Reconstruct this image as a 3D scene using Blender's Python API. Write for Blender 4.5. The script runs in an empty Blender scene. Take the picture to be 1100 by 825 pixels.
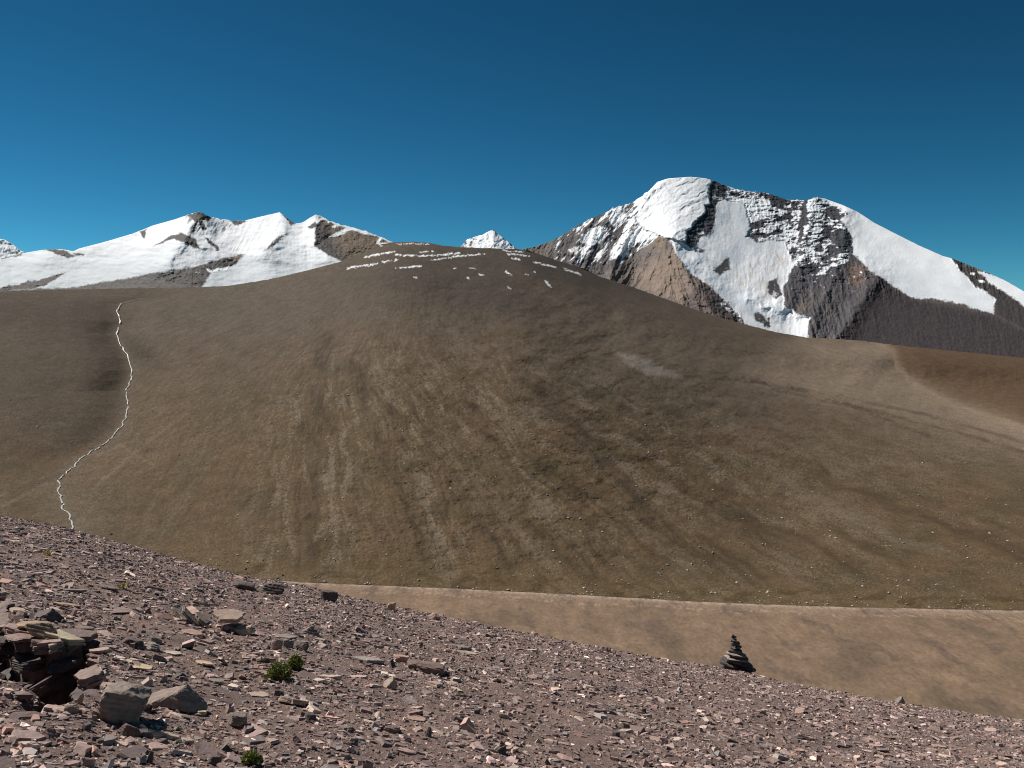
import bpy, bmesh, math, random
import numpy as np
C = bpy.context.scene
col = C.collection
RNG = np.random.default_rng(11)
random.seed(5)

# ------------------------------------------------------------------ camera, sky, sun, exposure
W0, H0, F = 1100.0, 825.0, 952.0          # photograph's pixel grid and focal length in those pixels
CZ = 1.7                                   # eye height
PITCH = math.atan((412.5 - 350.0) / F)     # eye level sits at row 350
cam_d = bpy.data.cameras.new('camera'); cam = bpy.data.objects.new('camera', cam_d); col.objects.link(cam)
cam_d.sensor_width = 36; cam_d.lens = 36 * F / W0
cam_d.clip_start = 0.05; cam_d.clip_end = 60000
cam.location = (0, 0, CZ); cam.rotation_euler = (math.pi / 2 - PITCH, 0, 0)
C.camera = cam
SUN_AZ, SUN_EL = math.radians(-62), math.radians(50)     # azimuth from the view direction (+Y), negative = left
sd = (math.sin(SUN_AZ) * math.cos(SUN_EL), math.cos(SUN_AZ) * math.cos(SUN_EL), math.sin(SUN_EL))
world = bpy.data.worlds.new('World'); C.world = world; world.use_nodes = True
wn = world.node_tree; bg = wn.nodes['Background']
sky = wn.nodes.new('ShaderNodeTexSky'); sky.sky_type = 'NISHITA'; sky.sun_disc = False
sky.sun_elevation = SUN_EL; sky.sun_rotation = SUN_AZ
sky.altitude = 5300; sky.air_density = 1.0; sky.dust_density = 0.0; sky.ozone_density = 2.0
hsv = wn.nodes.new('ShaderNodeHueSaturation')
hsv.inputs['Hue'].default_value = 0.478; hsv.inputs['Saturation'].default_value = 1.12; hsv.inputs['Value'].default_value = 1.0
gm = wn.nodes.new('ShaderNodeGamma'); gm.inputs[1].default_value = 1.5
tint = wn.nodes.new('ShaderNodeVectorMath'); tint.operation = 'MULTIPLY'; tint.inputs[1].default_value = (0.200, 0.365, 0.350)
wn.links.new(sky.outputs[0], hsv.inputs['Color']); wn.links.new(hsv.outputs[0], gm.inputs[0])
wn.links.new(gm.outputs[0], tint.inputs[0]); wn.links.new(tint.outputs[0], bg.inputs['Color'])
bg.inputs['Strength'].default_value = 0.057
sl = bpy.data.lights.new('sun', 'SUN'); sl.energy = 4.6; sl.angle = math.radians(0.5); sl.color = (1.0, 0.955, 0.89)
so = bpy.data.objects.new('sun', sl); col.objects.link(so)
from mathutils import Vector, Matrix, Euler
so.rotation_euler = Vector(sd).to_track_quat('Z', 'Y').to_euler(); so.location = (0, 0, 50)
vs = C.view_settings
C.display_settings.display_device = 'sRGB'
vs.view_transform = 'Standard'; vs.look = 'None'; vs.exposure = 0.3; vs.gamma = 1.0; vs.use_curve_mapping = False
C.cycles.filter_width = 1.05

# ------------------------------------------------------------------ helpers
def ray(px, py):
    """pixel of the photo -> (u, v): X/Y and depth/Y of the sight line"""
    a = (np.asarray(px, float) - W0 / 2) / F; b = (H0 / 2 - np.asarray(py, float)) / F
    c, s = math.cos(PITCH), math.sin(PITCH)
    y = c + b * s; z = b * c - s
    return a / y, -z / y
def pt(px, py, Y):
    u, v = ray(px, py)
    return np.stack([u * Y, np.broadcast_to(Y, np.shape(u)), CZ - v * Y], -1)

def _hash(ix, iy, seed):
    h = (ix.astype(np.int64) * 374761393 + iy.astype(np.int64) * 668265263 + seed * 974634497) & 0xffffffff
    h = ((h ^ (h >> 13)) * 1274126177) & 0xffffffff
    return (h ^ (h >> 16)) & 0xffffffff
def pnoise(x, y, seed=0):
    x, y = np.broadcast_arrays(np.asarray(x, float), np.asarray(y, float))
    ix = np.floor(x); iy = np.floor(y); fx = x - ix; fy = y - iy
    ix = ix.astype(np.int64); iy = iy.astype(np.int64)
    sx = fx * fx * fx * (fx * (fx * 6 - 15) + 10); sy = fy * fy * fy * (fy * (fy * 6 - 15) + 10)
    def g(dx, dy):
        a = _hash(ix + dx, iy + dy, seed) * (2 * math.pi / 4294967296.0)
        return np.cos(a) * (fx - dx) + np.sin(a) * (fy - dy)
    n0 = g(0, 0) * (1 - sx) + g(1, 0) * sx; n1 = g(0, 1) * (1 - sx) + g(1, 1) * sx
    return (n0 * (1 - sy) + n1 * sy) * 1.45
def fbm(x, y, o=4, seed=0, gain=0.5, lac=2.03):
    a = 1.0; t = 0.0; s = 0.0
    for i in range(o):
        t = t + a * pnoise(x, y, seed + i * 17); s += a; a *= gain
        x = np.asarray(x) * lac + 3.7; y = np.asarray(y) * lac - 1.3
    return t / s * 1.35
def ridged(x, y, o=4, seed=0, gain=0.55):
    a = 1.0; t = 0.0; s = 0.0
    for i in range(o):
        t = t + a * (1 - 2 * np.abs(pnoise(x, y, seed + i * 13))); s += a; a *= gain
        x = np.asarray(x) * 2.05 + 1.7; y = np.asarray(y) * 2.05 - 5.1
    return t / s
def sst(a, b, x):
    t = np.clip((x - a) / (b - a), 0, 1); return t * t * (3 - 2 * t)
def inpoly(x, y, poly):
    r = np.zeros(np.shape(x), bool); n = len(poly); j = n - 1
    for i in range(n):
        xi, yi = poly[i]; xj, yj = poly[j]
        if yi != yj:
            r ^= ((yi > y) != (yj > y)) & (x < (xj - xi) * (y - yi) / (yj - yi) + xi)
        j = i
    return r
def pdist(x, y, line):
    d = np.full(np.shape(x), 1e9)
    for (ax, ay), (bx, by) in zip(line[:-1], line[1:]):
        vx, vy = bx - ax, by - ay; L = vx * vx + vy * vy + 1e-9
        t = np.clip(((x - ax) * vx + (y - ay) * vy) / L, 0, 1)
        d = np.minimum(d, np.hypot(x - ax - t * vx, y - ay - t * vy))
    return d
def polymask(x, y, poly, soft=2.0):
    """1 inside, 0 outside with an edge of the given softness"""
    s = np.where(inpoly(x, y, poly), 1.0, -1.0) * pdist(x, y, list(poly) + [poly[0]])
    return sst(-soft, soft, s)
def crop(x0, y0, pts, k=3.9286): return [(x0 + a / k, y0 + b / k) for a, b in pts]
def mixc(c, col_, m):
    return c * (1 - m[..., None]) + np.asarray(col_, float) * m[..., None]

def new_mesh(name, V, loops, starts, totals, mat, colors=None, smooth=True, parent=None):
    me = bpy.data.meshes.new(name)
    V = np.ascontiguousarray(V, np.float32).reshape(-1, 3)
    me.vertices.add(len(V)); me.vertices.foreach_set('co', V.ravel())
    me.loops.add(len(loops)); me.loops.foreach_set('vertex_index', np.asarray(loops, np.int32))
    me.polygons.add(len(starts)); me.polygons.foreach_set('loop_start', np.asarray(starts, np.int32))
    me.polygons.foreach_set('loop_total', np.asarray(totals, np.int32))
    me.polygons.foreach_set('use_smooth', np.full(len(starts), smooth, bool))
    me.update(calc_edges=True)
    if colors is not None:
        at = me.attributes.new('albedo', 'FLOAT_COLOR', 'POINT')
        cc = np.ones((len(V), 4), np.float32); cc[:, :3] = np.asarray(colors).reshape(-1, 3)
        at.data.foreach_set('color', cc.ravel())
    me.materials.append(mat); me.validate()
    o = bpy.data.objects.new(name, me); col.objects.link(o)
    if parent: o.parent = parent
    return o
def grid_mesh(name, P, mat, colors=None):
    ny, nx = P.shape[:2]
    i = np.arange(ny * nx).reshape(ny, nx)
    q = np.stack([i[:-1, :-1], i[1:, :-1], i[1:, 1:], i[:-1, 1:]], -1).reshape(-1, 4)
    return new_mesh(name, P, q.ravel(), np.arange(len(q)) * 4, np.full(len(q), 4), mat, colors)
def normals(P):
    a = np.gradient(P, axis=1); b = np.gradient(P, axis=0)
    n = np.cross(a, b); n /= np.linalg.norm(n, axis=-1, keepdims=True) + 1e-12
    return np.where(n[..., 2:3] < 0, -n, n)
def structure(o): o['kind'] = 'structure'; return o
def thing(o, label, cat, group=None):
    o['kind'] = 'thing'; o['label'] = label; o['category'] = cat
    if group: o['group'] = group
    return o

def terrain_mat(name, scales, var=0.25, bump=0.5, bdist=1.0, rough=0.95, spec=0.15):
    m = bpy.data.materials.new(name); m.use_nodes = True; nt = m.node_tree; N = nt.nodes; L = nt.links
    p = N['Principled BSDF']; p.inputs['Roughness'].default_value = rough
    p.inputs['Specular IOR Level'].default_value = spec
    at = N.new('ShaderNodeAttribute'); at.attribute_name = 'albedo'
    tc = N.new('ShaderNodeTexCoord'); val = None
    for s, d in scales:
        nz = N.new('ShaderNodeTexNoise'); nz.inputs['Scale'].default_value = s; nz.inputs['Detail'].default_value = d
        nz.inputs['Roughness'].default_value = 0.65
        L.new(tc.outputs['Object'], nz.inputs['Vector'])
        if val is None: val = nz.outputs[0]
        else:
            mm = N.new('ShaderNodeMath'); mm.operation = 'MULTIPLY_ADD'; mm.inputs[1].default_value = 1.0
            L.new(val, mm.inputs[0]); L.new(nz.outputs[0], mm.inputs[2]); val = mm.outputs[0]
    k = len(scales)
    mr = N.new('ShaderNodeMapRange'); mr.inputs[1].default_value = 0.3 * k; mr.inputs[2].default_value = 0.7 * k
    mr.inputs[3].default_value = 1 - var; mr.inputs[4].default_value = 1 + var
    L.new(val, mr.inputs[0])
    mx = N.new('ShaderNodeVectorMath'); mx.operation = 'SCALE'
    L.new(at.outputs['Color'], mx.inputs[0]); L.new(mr.outputs[0], mx.inputs['Scale'])
    L.new(mx.outputs[0], p.inputs['Base Color'])
    if bump:
        bp = N.new('ShaderNodeBump'); bp.inputs['Strength'].default_value = bump; bp.inputs['Distance'].default_value = bdist
        L.new(val, bp.inputs['Height']); L.new(bp.outputs[0], p.inputs['Normal'])
    return m

def xs_range(step, lo=-8, hi=1108, ext=420):
    out = ext * np.linspace(1, 0, 26)[:-1] ** 1.3
    return np.concatenate([lo - out, np.arange(lo, hi, step), hi + out[::-1]])

# ------------------------------------------------------------------ outlines read from the photograph (pixels)
HILL_TOP = [(-430, 330), (-100, 316), (0, 313), (70, 311), (150, 309.5), (215, 308.5), (245, 307), (290, 300), (330, 290.5),
            (366, 281), (390, 271), (409, 262.5), (424, 260), (444, 259.6), (461, 261), (476, 263.8), (497, 265.6), (555, 267.6),
            (567, 269), (578, 272.5), (596, 279), (629, 289), (644, 297), (687, 311), (723, 324), (763, 338), (802, 349),
            (837, 357.5), (866, 362.5), (922, 365.6), (960, 370.5), (1023, 377), (1100, 384.5), (1250, 400), (1530, 425)]
HILL_BASE = [(-430, 610), (0, 612), (200, 618), (330, 626), (480, 632), (600, 638), (760, 647), (900, 652), (1100, 656), (1530, 668)]
CREST = [(-430, 450), (-100, 530), (0, 555), (80, 570), (150, 590), (250, 618), (320, 629), (400, 648), (500, 668), (600, 688),
         (700, 707), (780, 719), (850, 735), (950, 753), (1000, 762), (1100, 774), (1530, 850)]
STREAM = [(170, 318), (150, 321), (130, 326), (126, 333), (129, 345), (125, 358), (130, 371), (138, 384), (142, 398), (140, 409),
          (135, 420), (138, 434), (135, 448), (128, 460), (118, 472), (104, 482), (88, 491), (78, 502), (62, 516), (64, 530),
          (67, 544), (74, 553), (78, 562), (78, 580), (90, 605)]
SIDE_VALLEY = [(935, 366), (958, 376), (962, 396), (985, 416), (1030, 436), (1070, 449), (1110, 461), (1300, 500), (1530, 540)]
def lin(tab, x): a = np.array(tab, float); return np.interp(x, a[:, 0], a[:, 1])
VALLEY_Z = CZ - 300.0

# ------------------------------------------------------------------ the brown hillside across the valley
def build_hill():
    xs = xs_range(0.8)
    yt = lin(HILL_TOP, xs) + 0.5 * fbm(xs / 9, xs * 0, 3, 5); yb = lin(HILL_BASE, xs) + 0.5 * fbm(xs / 25, xs * 0, 4, 4)
    sm = lambda tab: (lin(tab, xs - 14) + lin(tab, xs - 7) + lin(tab, xs) + lin(tab, xs + 7) + lin(tab, xs + 14)) / 5
    yt0, yb0 = sm(HILL_TOP), sm(HILL_BASE)
    t = np.concatenate([np.linspace(-0.09, 0, 12)[:-1], np.linspace(0, 1, 500)])[:, None]      # 0 base, 1 top
    x = np.broadcast_to(xs, (len(t), len(xs))); y = yb + (yt - yb) * t
    t = (yb0 - y) / (yb0 - yt0)
    u, v = ray(x, y); vb = ray(xs, yb0)[1]
    wb = vb / 300.0
    Ytop = sum(math.exp(-(a / 60.0) ** 2) * np.interp(xs + a, [-430, 0, 130, 260, 420, 560, 700, 900, 1100, 1530], [2500, 2750, 3000, 2800, 2500, 2450, 2600, 2950, 3000, 3000]) for a in range(-120, 121, 15)) / sum(math.exp(-(a / 60.0) ** 2) for a in range(-120, 121, 15))
    wt = 1 / Ytop
    tt = np.clip(t, -1, 1)
    w = wb + (wt - wb) * (np.sign(tt) * np.abs(tt) ** (1 - 0.07 * sst(0.02, 0.35, tt)))
    Y = 1 / w
    # spur fans out from its top, gullies left and right
    apx, apy = 405.0, 205.0
    dyp = lambda yy: 0.6 * ((yy - 318) + np.sqrt((yy - 318) ** 2 + 75.0 ** 2))
    apx = 350.0 + 60 * sst(430, 260, y)
    th = np.arctan2(x - apx, dyp(y)); r = np.hypot(x - apx, dyp(y))
    env = sst(0, 0.12, t) * sst(1.0, 0.85, t)
    D = env * 0.05 * np.minimum(((x - 420) / 420) ** 2, 2.2)
    sx = np.interp(y, [p[1] for p in STREAM], [p[0] for p in STREAM])
    gul = np.exp(-np.sqrt((x - sx) ** 2 + 60) / 85.0)
    D = D + sst(0, 0.3, t) * sst(1.02, 0.6, t) * (0.19 * gul + 0.07 * np.exp(-((x - sx) / 26) ** 2))
    dv = pdist(x, y, SIDE_VALLEY)
    D = D + env * 0.05 * np.exp(-dv / 60.0)
    wx = x + 9 * fbm(x / 60, y / 60, 3, 31); wy = y + 9 * fbm(x / 60, y / 60, 3, 32)
    thw = np.arctan2(wx - apx, dyp(wy))
    lr = np.log(r / 100.0)
    near = sst(0.95, 0.0, t)                                   # 1 near the foot, where details look larger
    fade = sst(270, 400, y)
    st = fade * fbm(thw * 10, lr * 2.6, 4, 40)                        # gullies and tongues running down the fall line
    st2 = (0.4 + 0.6 * fade) * fbm(thw * 26, lr * 7.5, 4, 60)
    st3 = fade * ridged(thw * 16 + 0.5 * st, lr * 4.5, 4, 77)
    fine = fbm(x / 3.4, y / 2.3, 4, 90, 0.7)
    lump = fbm(x / 28, y / 14, 4, 95)
    crisp = fbm(thw * 60, lr * 34, 3, 97, 0.75) * 0.32 + 0.8 * pnoise(x / 1.9, y / 1.5, 98) + 0.25 * pnoise(x / 4.5, y / 2.6, 981)
    swell = fbm(x / 170, y / 120, 3, 99)
    rt = sst(430, 640, x); soft = 1 - 0.45 * sst(0.5, 0.85, t) - 0.25 * rt
    long = fbm(thw * 24, lr * 1.5, 4, 992, 0.6)
    amp = (0.5 + 0.7 * sst(100, 330, x)) * env
    D = D + amp * (0.0014 * st + 0.0011 * st2 + 0.0010 * rt * long + (0.0007 * fine + 0.0006 * crisp) * soft + 0.004 * lump + 0.006 * swell)
    hf = 0.5 * np.clip(1 - v * Y / 300.0, 1e-4, 1)               # never below the valley floor
    Y = Y * (1 + np.where(D > 0, hf * np.tanh(D / hf), D) * (t > 0))
    P = np.stack([u * Y, Y, CZ - v * Y], -1)
    # ---- ground cover
    grass = np.array([0.158, 0.112, 0.068]); olive = np.array([0.128, 0.100, 0.058]); scree = np.array([0.228, 0.190, 0.148])
    dark = np.array([0.062, 0.045, 0.029]); grey = np.array([0.158, 0.138, 0.122]); slate = np.array([0.082, 0.070, 0.064])
    c = np.broadcast_to(grass, P.shape).copy()
    c = mixc(c, olive, sst(-0.3, 0.5, fbm(x / 70, y / 40, 4, 101)))
    c = mixc(c, grey, 0.75 * sst(0.45, 0.95, t + 0.12 * lump))
    c = mixc(c, slate, 0.78 * sst(0.05, 1.0, np.exp(-(((x - 560) / 190) ** 2 + ((y - 300) / 48) ** 2)) * 1.3 + 0.25 * st * sst(240, 300, y) - 0.1))
    c = mixc(c, [0.155, 0.112, 0.078], 0.55 * sst(740, 880, x) * sst(0.62, 0.95, t))
    # scree tongues: strongest in the middle of the spur
    bl = lambda line, w: np.exp(-(pdist(x + 16 * st, y, line) / w) ** 2)
    band = bl([(340, 350), (335, 430), (320, 520), (300, 640)], 30) + bl([(360, 360), (375, 420), (365, 520), (350, 640)], 22) \
        + 0.9 * bl([(395, 370), (430, 440), (470, 530), (500, 640)], 24) + 0.8 * bl([(430, 370), (510, 450), (590, 560), (640, 650)], 30) \
        + 0.7 * bl([(520, 380), (640, 470), (740, 560), (800, 650)], 40) + 0.6 * bl([(650, 430), (790, 520), (900, 600), (960, 660)], 42) + 0.20
    band = np.clip(band, 0, 1.1) * (0.25 + 0.75 * sst(335, 440, y))
    mm = sst(0.02, 0.30, 0.5 * st + 0.6 * st2 + 0.25 * fine + 0.35 * crisp)
    c = mixc(c, scree, np.clip(0.8 * band * mm, 0, 1))
    c = mixc(c, dark, np.clip(0.95 * band * sst(0.0, 0.30, -0.45 * st - 0.35 * st3 - 0.35 * st2 + 0.2 * fine + 0.3 * crisp), 0, 1))
    c = mixc(c, dark, 0.5 * (0.2 + 0.8 * rt) * sst(0.05, 0.5, long + 0.15 * crisp) * sst(0.85, 0.6, t))
    c = mixc(c, scree, 0.36 * (0.2 + 0.8 * rt) * sst(0.05, 0.5, -long + 0.3 * crisp) * sst(0.85, 0.6, t))
    for ln, wd in (([(350, 365), (336, 450), (342, 520), (325, 610)], 12), ([(378, 390), (402, 460), (436, 540), (470, 630)], 10), ([(560, 400), (640, 480), (720, 580)], 14), ([(520, 560), (540, 600), (560, 640)], 12)):
        c = mixc(c, dark, 0.75 * sst(1.1, 0.2, pdist(x + 14 * st + 7 * st2, y, ln) / wd) * sst(-0.35, 0.25, st2 + 0.5 * crisp + 0.4 * fine))
    # faint contour lines and ripples on the flanks
    rip = fbm(thw * 60, lr * 14, 3, 140)
    c = mixc(c, dark, 0.22 * sst(0.1, 0.55, rip + 0.3 * crisp) * sst(0.0, 0.2, t))
    c = mixc(c, scree, 0.20 * sst(0.1, 0.55, -rip + 0.4 * crisp) * sst(0.9, 0.5, t))
    # left side of the gully: its shade put into the colour as darker grey
    left = sst(30, -30, x - sx - 6)
    c = mixc(c, [0.112, 0.093, 0.074], 0.65 * left * sst(540, 420, y)); c *= (1 - 0.03 * sst(420, 250, x))[..., None]
    c = mixc(c, [0.20, 0.168, 0.135], 0.6 * np.exp(-np.abs(x - sx - 6) / 26) * sst(430, 540, y))
    c = mixc(c, [0.19, 0.165, 0.135], 0.8 * np.exp(-np.abs(x - sx - 1) / 5.0) * (0.7 + 0.5 * fine) * sst(318, 330, y))
    # pale dry side valley and grey scree patch on the right
    c = mixc(c, [0.40, 0.32, 0.24], np.clip(0.9 * np.exp(-dv / 7) * sst(930, 990, x + 20 * fine) + 0.6 * np.exp(-dv / 30) * sst(870, 1000, x), 0, 1))
    rb = sst(-6, 10, x - np.interp(y, [365, 376, 396, 416, 436, 461, 500], [945, 960, 964, 990, 1034, 1112, 1200])) 
    c = mixc(c, [0.155, 0.100, 0.060], 0.8 * rb * sst(0.2, 0.35, t))
    pale = polymask(x + 4 * lump, y + 3 * lump, [(860, 366), (950, 370), (955, 395), (1000, 425), (1110, 462), (1200, 500), (1000, 452), (870, 425), (800, 405), (820, 380)], 16)
    c = mixc(c, [0.390, 0.325, 0.265], 0.95 * pale)
    c = mixc(c, [0.225, 0.180, 0.142], 0.6 * polymask(x + 8 * lump, y + 5 * lump, [(560, 300), (700, 322), (830, 362), (960, 400), (1110, 470), (1110, 500), (950, 452), (800, 415), (690, 395), (600, 350)], 26))
    sp = polymask(x + 6 * fine, y + 3 * fine, [(662, 379), (690, 383), (712, 395), (735, 406), (700, 404), (676, 393)], 4)
    c = mixc(c, [0.33, 0.30, 0.28], 0.85 * sp)
    for ln in ([(735, 405), (800, 409), (900, 425), (1000, 447), (1110, 478)], [(830, 418), (930, 440), (1020, 462), (1110, 490)], [(790, 405), (900, 430), (1000, 470)]):
        d = pdist(x, y + 2.5 * lump, ln); c = mixc(c, dark, 0.5 * sst(3.4, 0.3, d) * sst(-0.5, 0.3, fine + lump))
    for ln in ([(165, 500), (130, 478), (104, 490)], [(100, 525), (140, 490), (175, 462)], [(0, 545), (50, 520)]):
        d = pdist(x + 3 * fine, y + 2 * fine, ln); c = mixc(c, scree, 0.5 * sst(3.0, 0.2, d))
    # foot of the slope: golden, stony
    c = mixc(c, [0.185, 0.140, 0.080], 0.55 * sst(0.14, 0.0, t + 0.05 * lump))
    c = mixc(c, [0.10, 0.074, 0.035], 0.75 * sst(0.02, 0.4, fbm(x / 30, y / 9, 3, 155)) * sst(0.10, 0.03, t))
    c *= 0.64 * (1 + (0.28 * fine + 0.32 * crisp) * soft + 0.10 * lump)[..., None] * np.array([0.965, 0.885, 0.79])
    # rubble, then snow patches near the top
    PATCH = [(392, 276, 424, 270, 1.7), (373, 288.3, 406, 283, 1.7), (411, 281.3, 427, 279.3, 1.4), (424, 273.8, 455, 275, 1.6), (456, 275.2, 493, 272, 1.7),
             (463, 279.3, 484, 276.5, 1.2), (486, 275.5, 520, 273, 1.5), (425.5, 287.8, 452, 286, 1.5), (540, 268.7, 563, 270.8, 1.2), (545, 272.5, 568, 275, 1.2),
             (574, 282, 597, 287, 1.6), (606, 288.5, 623, 294.8, 1.6), (543, 291, 549, 295.5, 2.2), (586, 302, 592, 308, 2.0), (565, 294.7, 567, 295.5, 1.3),
             (573.5, 291.6, 575, 292, 1.0), (515, 294.8, 520, 295.8, 1.5), (501, 298, 504, 298.6, 0.9), (444, 297, 448, 298, 1.2), (550, 277.6, 558, 279, 1.2),
             (451, 270.7, 465, 269.7, 1.0), (426, 261.6, 461, 262.3, 0.9), (404, 262.5, 411, 264, 1.3), (487, 288, 491, 288.4, 0.7), (504, 288, 512, 288.6, 0.7), (545, 308, 549, 311, 0.8)]
    pm = np.zeros(x.shape)
    xj = x + 2.0 * fine; yj = y + 1.0 * crisp + 0.8 * fine + 0.8 * fbm(x / 8, y / 8, 2, 166)
    for (a, b, c_, d_, k) in PATCH:
        dd = pdist(xj, yj, [(a, b), (c_, d_)]); pm = np.maximum(pm, sst(0.5 * k + 0.3, 0.5 * k - 0.4, dd))
    pm *= sst(-0.42, -0.12, fbm(x / 5, y / 2.2, 3, 171))
    c = mixc(c, [0.70, 0.71, 0.73], pm)
    # back of the hill: falls away behind its skyline
    back = []; bc = []
    top = P[-1]
    for dY, dz in ((60, -8), (300, -90), (900, -330)):
        back.append(top * np.array([1, 1, 1]) + np.stack([top[:, 0] / top[:, 1] * dY, np.full(len(xs), float(dY)), np.full(len(xs), float(dz))], -1)); bc.append(c[-1])
    P = np.concatenate([P, np.stack(back)], 0); c = np.concatenate([c, np.stack(bc)], 0)
    m = terrain_mat('hillside_ground', [(0.22, 4), (0.045, 3)], 0.32, 0.55, 2.2)
    o = grid_mesh('hillside', P, m, np.clip(c, 0.01, 0.9)); structure(o)
    return P, t, xs
HP, Ht, Hxs = build_hill()

# depth of the hillside at a pixel (for the things lying on it)
_hu = HP[..., 0] / HP[..., 1]; _hv = (CZ - HP[..., 2]) / HP[..., 1]
def hill_depth(px, py):
    u, v = ray(px, py)
    j = int(np.clip(np.argmin(np.abs(Hxs - px)), 0, len(Hxs) - 1)); colv = _hv[:-3, j]
    i = int(np.argmin(np.abs(colv - v))); return HP[i, j, 1]

# ------------------------------------------------------------------ valley floor
def build_valley():
    ys = np.concatenate([np.linspace(-6000, 350, 8), np.linspace(380, 560, 30), np.linspace(562, 1180, 420), np.linspace(1200, 7000, 12)])
    us = np.concatenate([np.linspace(-6, -0.75, 12), np.linspace(-0.72, 0.72, 1400), np.linspace(0.75, 6, 12)])
    Y = np.broadcast_to(ys[:, None], (len(ys), len(us))); Yc = np.maximum(Y, 400); X = us * Yc
    px = W0 / 2 + us * F
    b = lin(HILL_BASE, px); vb = ray(px, b)[1]; Yb = 300 / vb
    s = Yb - Y                                                  # metres in front of the foot of the slope
    n1 = fbm(X / 60, Y / 120, 4, 201); n2 = fbm(X / 14, Y / 26, 4, 205); n3 = fbm(X / 3.5, Y / 8, 3, 209)
    Z = VALLEY_Z + 0.15 * n1 + 0.10 * n2
    c = np.broadcast_to(np.array([0.265, 0.192, 0.118]), X.shape + (3,)).copy()
    c = mixc(c, [0.160, 0.122, 0.078], 0.75 * sst(0.1, 0.6, n1 + 0.35 * n2))
    c = mixc(c, [0.31, 0.225, 0.135], 0.6 * sst(0.1, 0.6, -n1 + 0.3 * n2))
    c = mixc(c, [0.15, 0.13, 0.075], 0.35 * sst(0.25, 0.75, us / 0.578) * sst(180, 280, s + 40 * n1))
    c = mixc(c, [0.37, 0.285, 0.19], 0.8 * sst(30, 6, s + 14 * n2) * (0.75 + 0.4 * n3))
    c = mixc(c, [0.50, 0.40, 0.30], 0.65 * sst(11, 3, s + 5 * n2 + 3 * n3) * sst(-0.6, 0.2, n2 + n3))
    c = mixc(c, [0.45, 0.36, 0.24], 0.5 * sst(9, 2, np.abs(s - 26 - 14 * fbm(X / 130, Y * 0, 2, 222))) * sst(-0.1, 0.5, n3 + 0.5 * n2) * sst(-300, -100, X))
    n4 = pnoise(X / 2.6, Y / 3.5, 231); c = mixc(c, [0.15, 0.115, 0.085], 0.6 * sst(0.25, 0.6, fbm(X / 24, Y / 60, 4, 233)))
    c *= 0.66 * (1 + 0.20 * n2 + 0.18 * n3 + 0.14 * n4)[..., None] * np.array([1.03, 0.975, 1.07])
    P = np.stack([X, Y, Z], -1)
    m = terrain_mat('valley_gravel', [(0.25, 4), (0.04, 3)], 0.22, 0.35, 1.0)
    structure(grid_mesh('valley_floor', P[::-1], m, np.clip(c[::-1], 0.02, 0.9)))
build_valley()

# ------------------------------------------------------------------ snow mountains
def relief(name, x, y, Y, c, back_col, mat, mount=900):
    P = pt(x, y, Y); P[..., 1] = Y
    top = P[0]
    rows = []
    for dY, dz in ((1600, -1500), (500, -420), (90, -60)):
        rows.append(top + np.stack([top[:, 0] / top[:, 1] * dY, np.full(x.shape[1], float(dY)), np.full(x.shape[1], float(dz))], -1))
    P = np.concatenate([np.stack(rows), P], 0)
    c = np.concatenate([np.repeat(c[:1], 3, 0), c], 0)
    return structure(grid_mesh(name, P[::-1], mat, np.clip(c[::-1], 0.015, 0.9)))
SNOW = np.array([0.86, 0.875, 0.90])
snow_mat = terrain_mat('snow_and_rock', [(0.03, 5), (0.11, 3)], 0.06, 0.14, 7.0, 0.8, 0.25)

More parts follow.
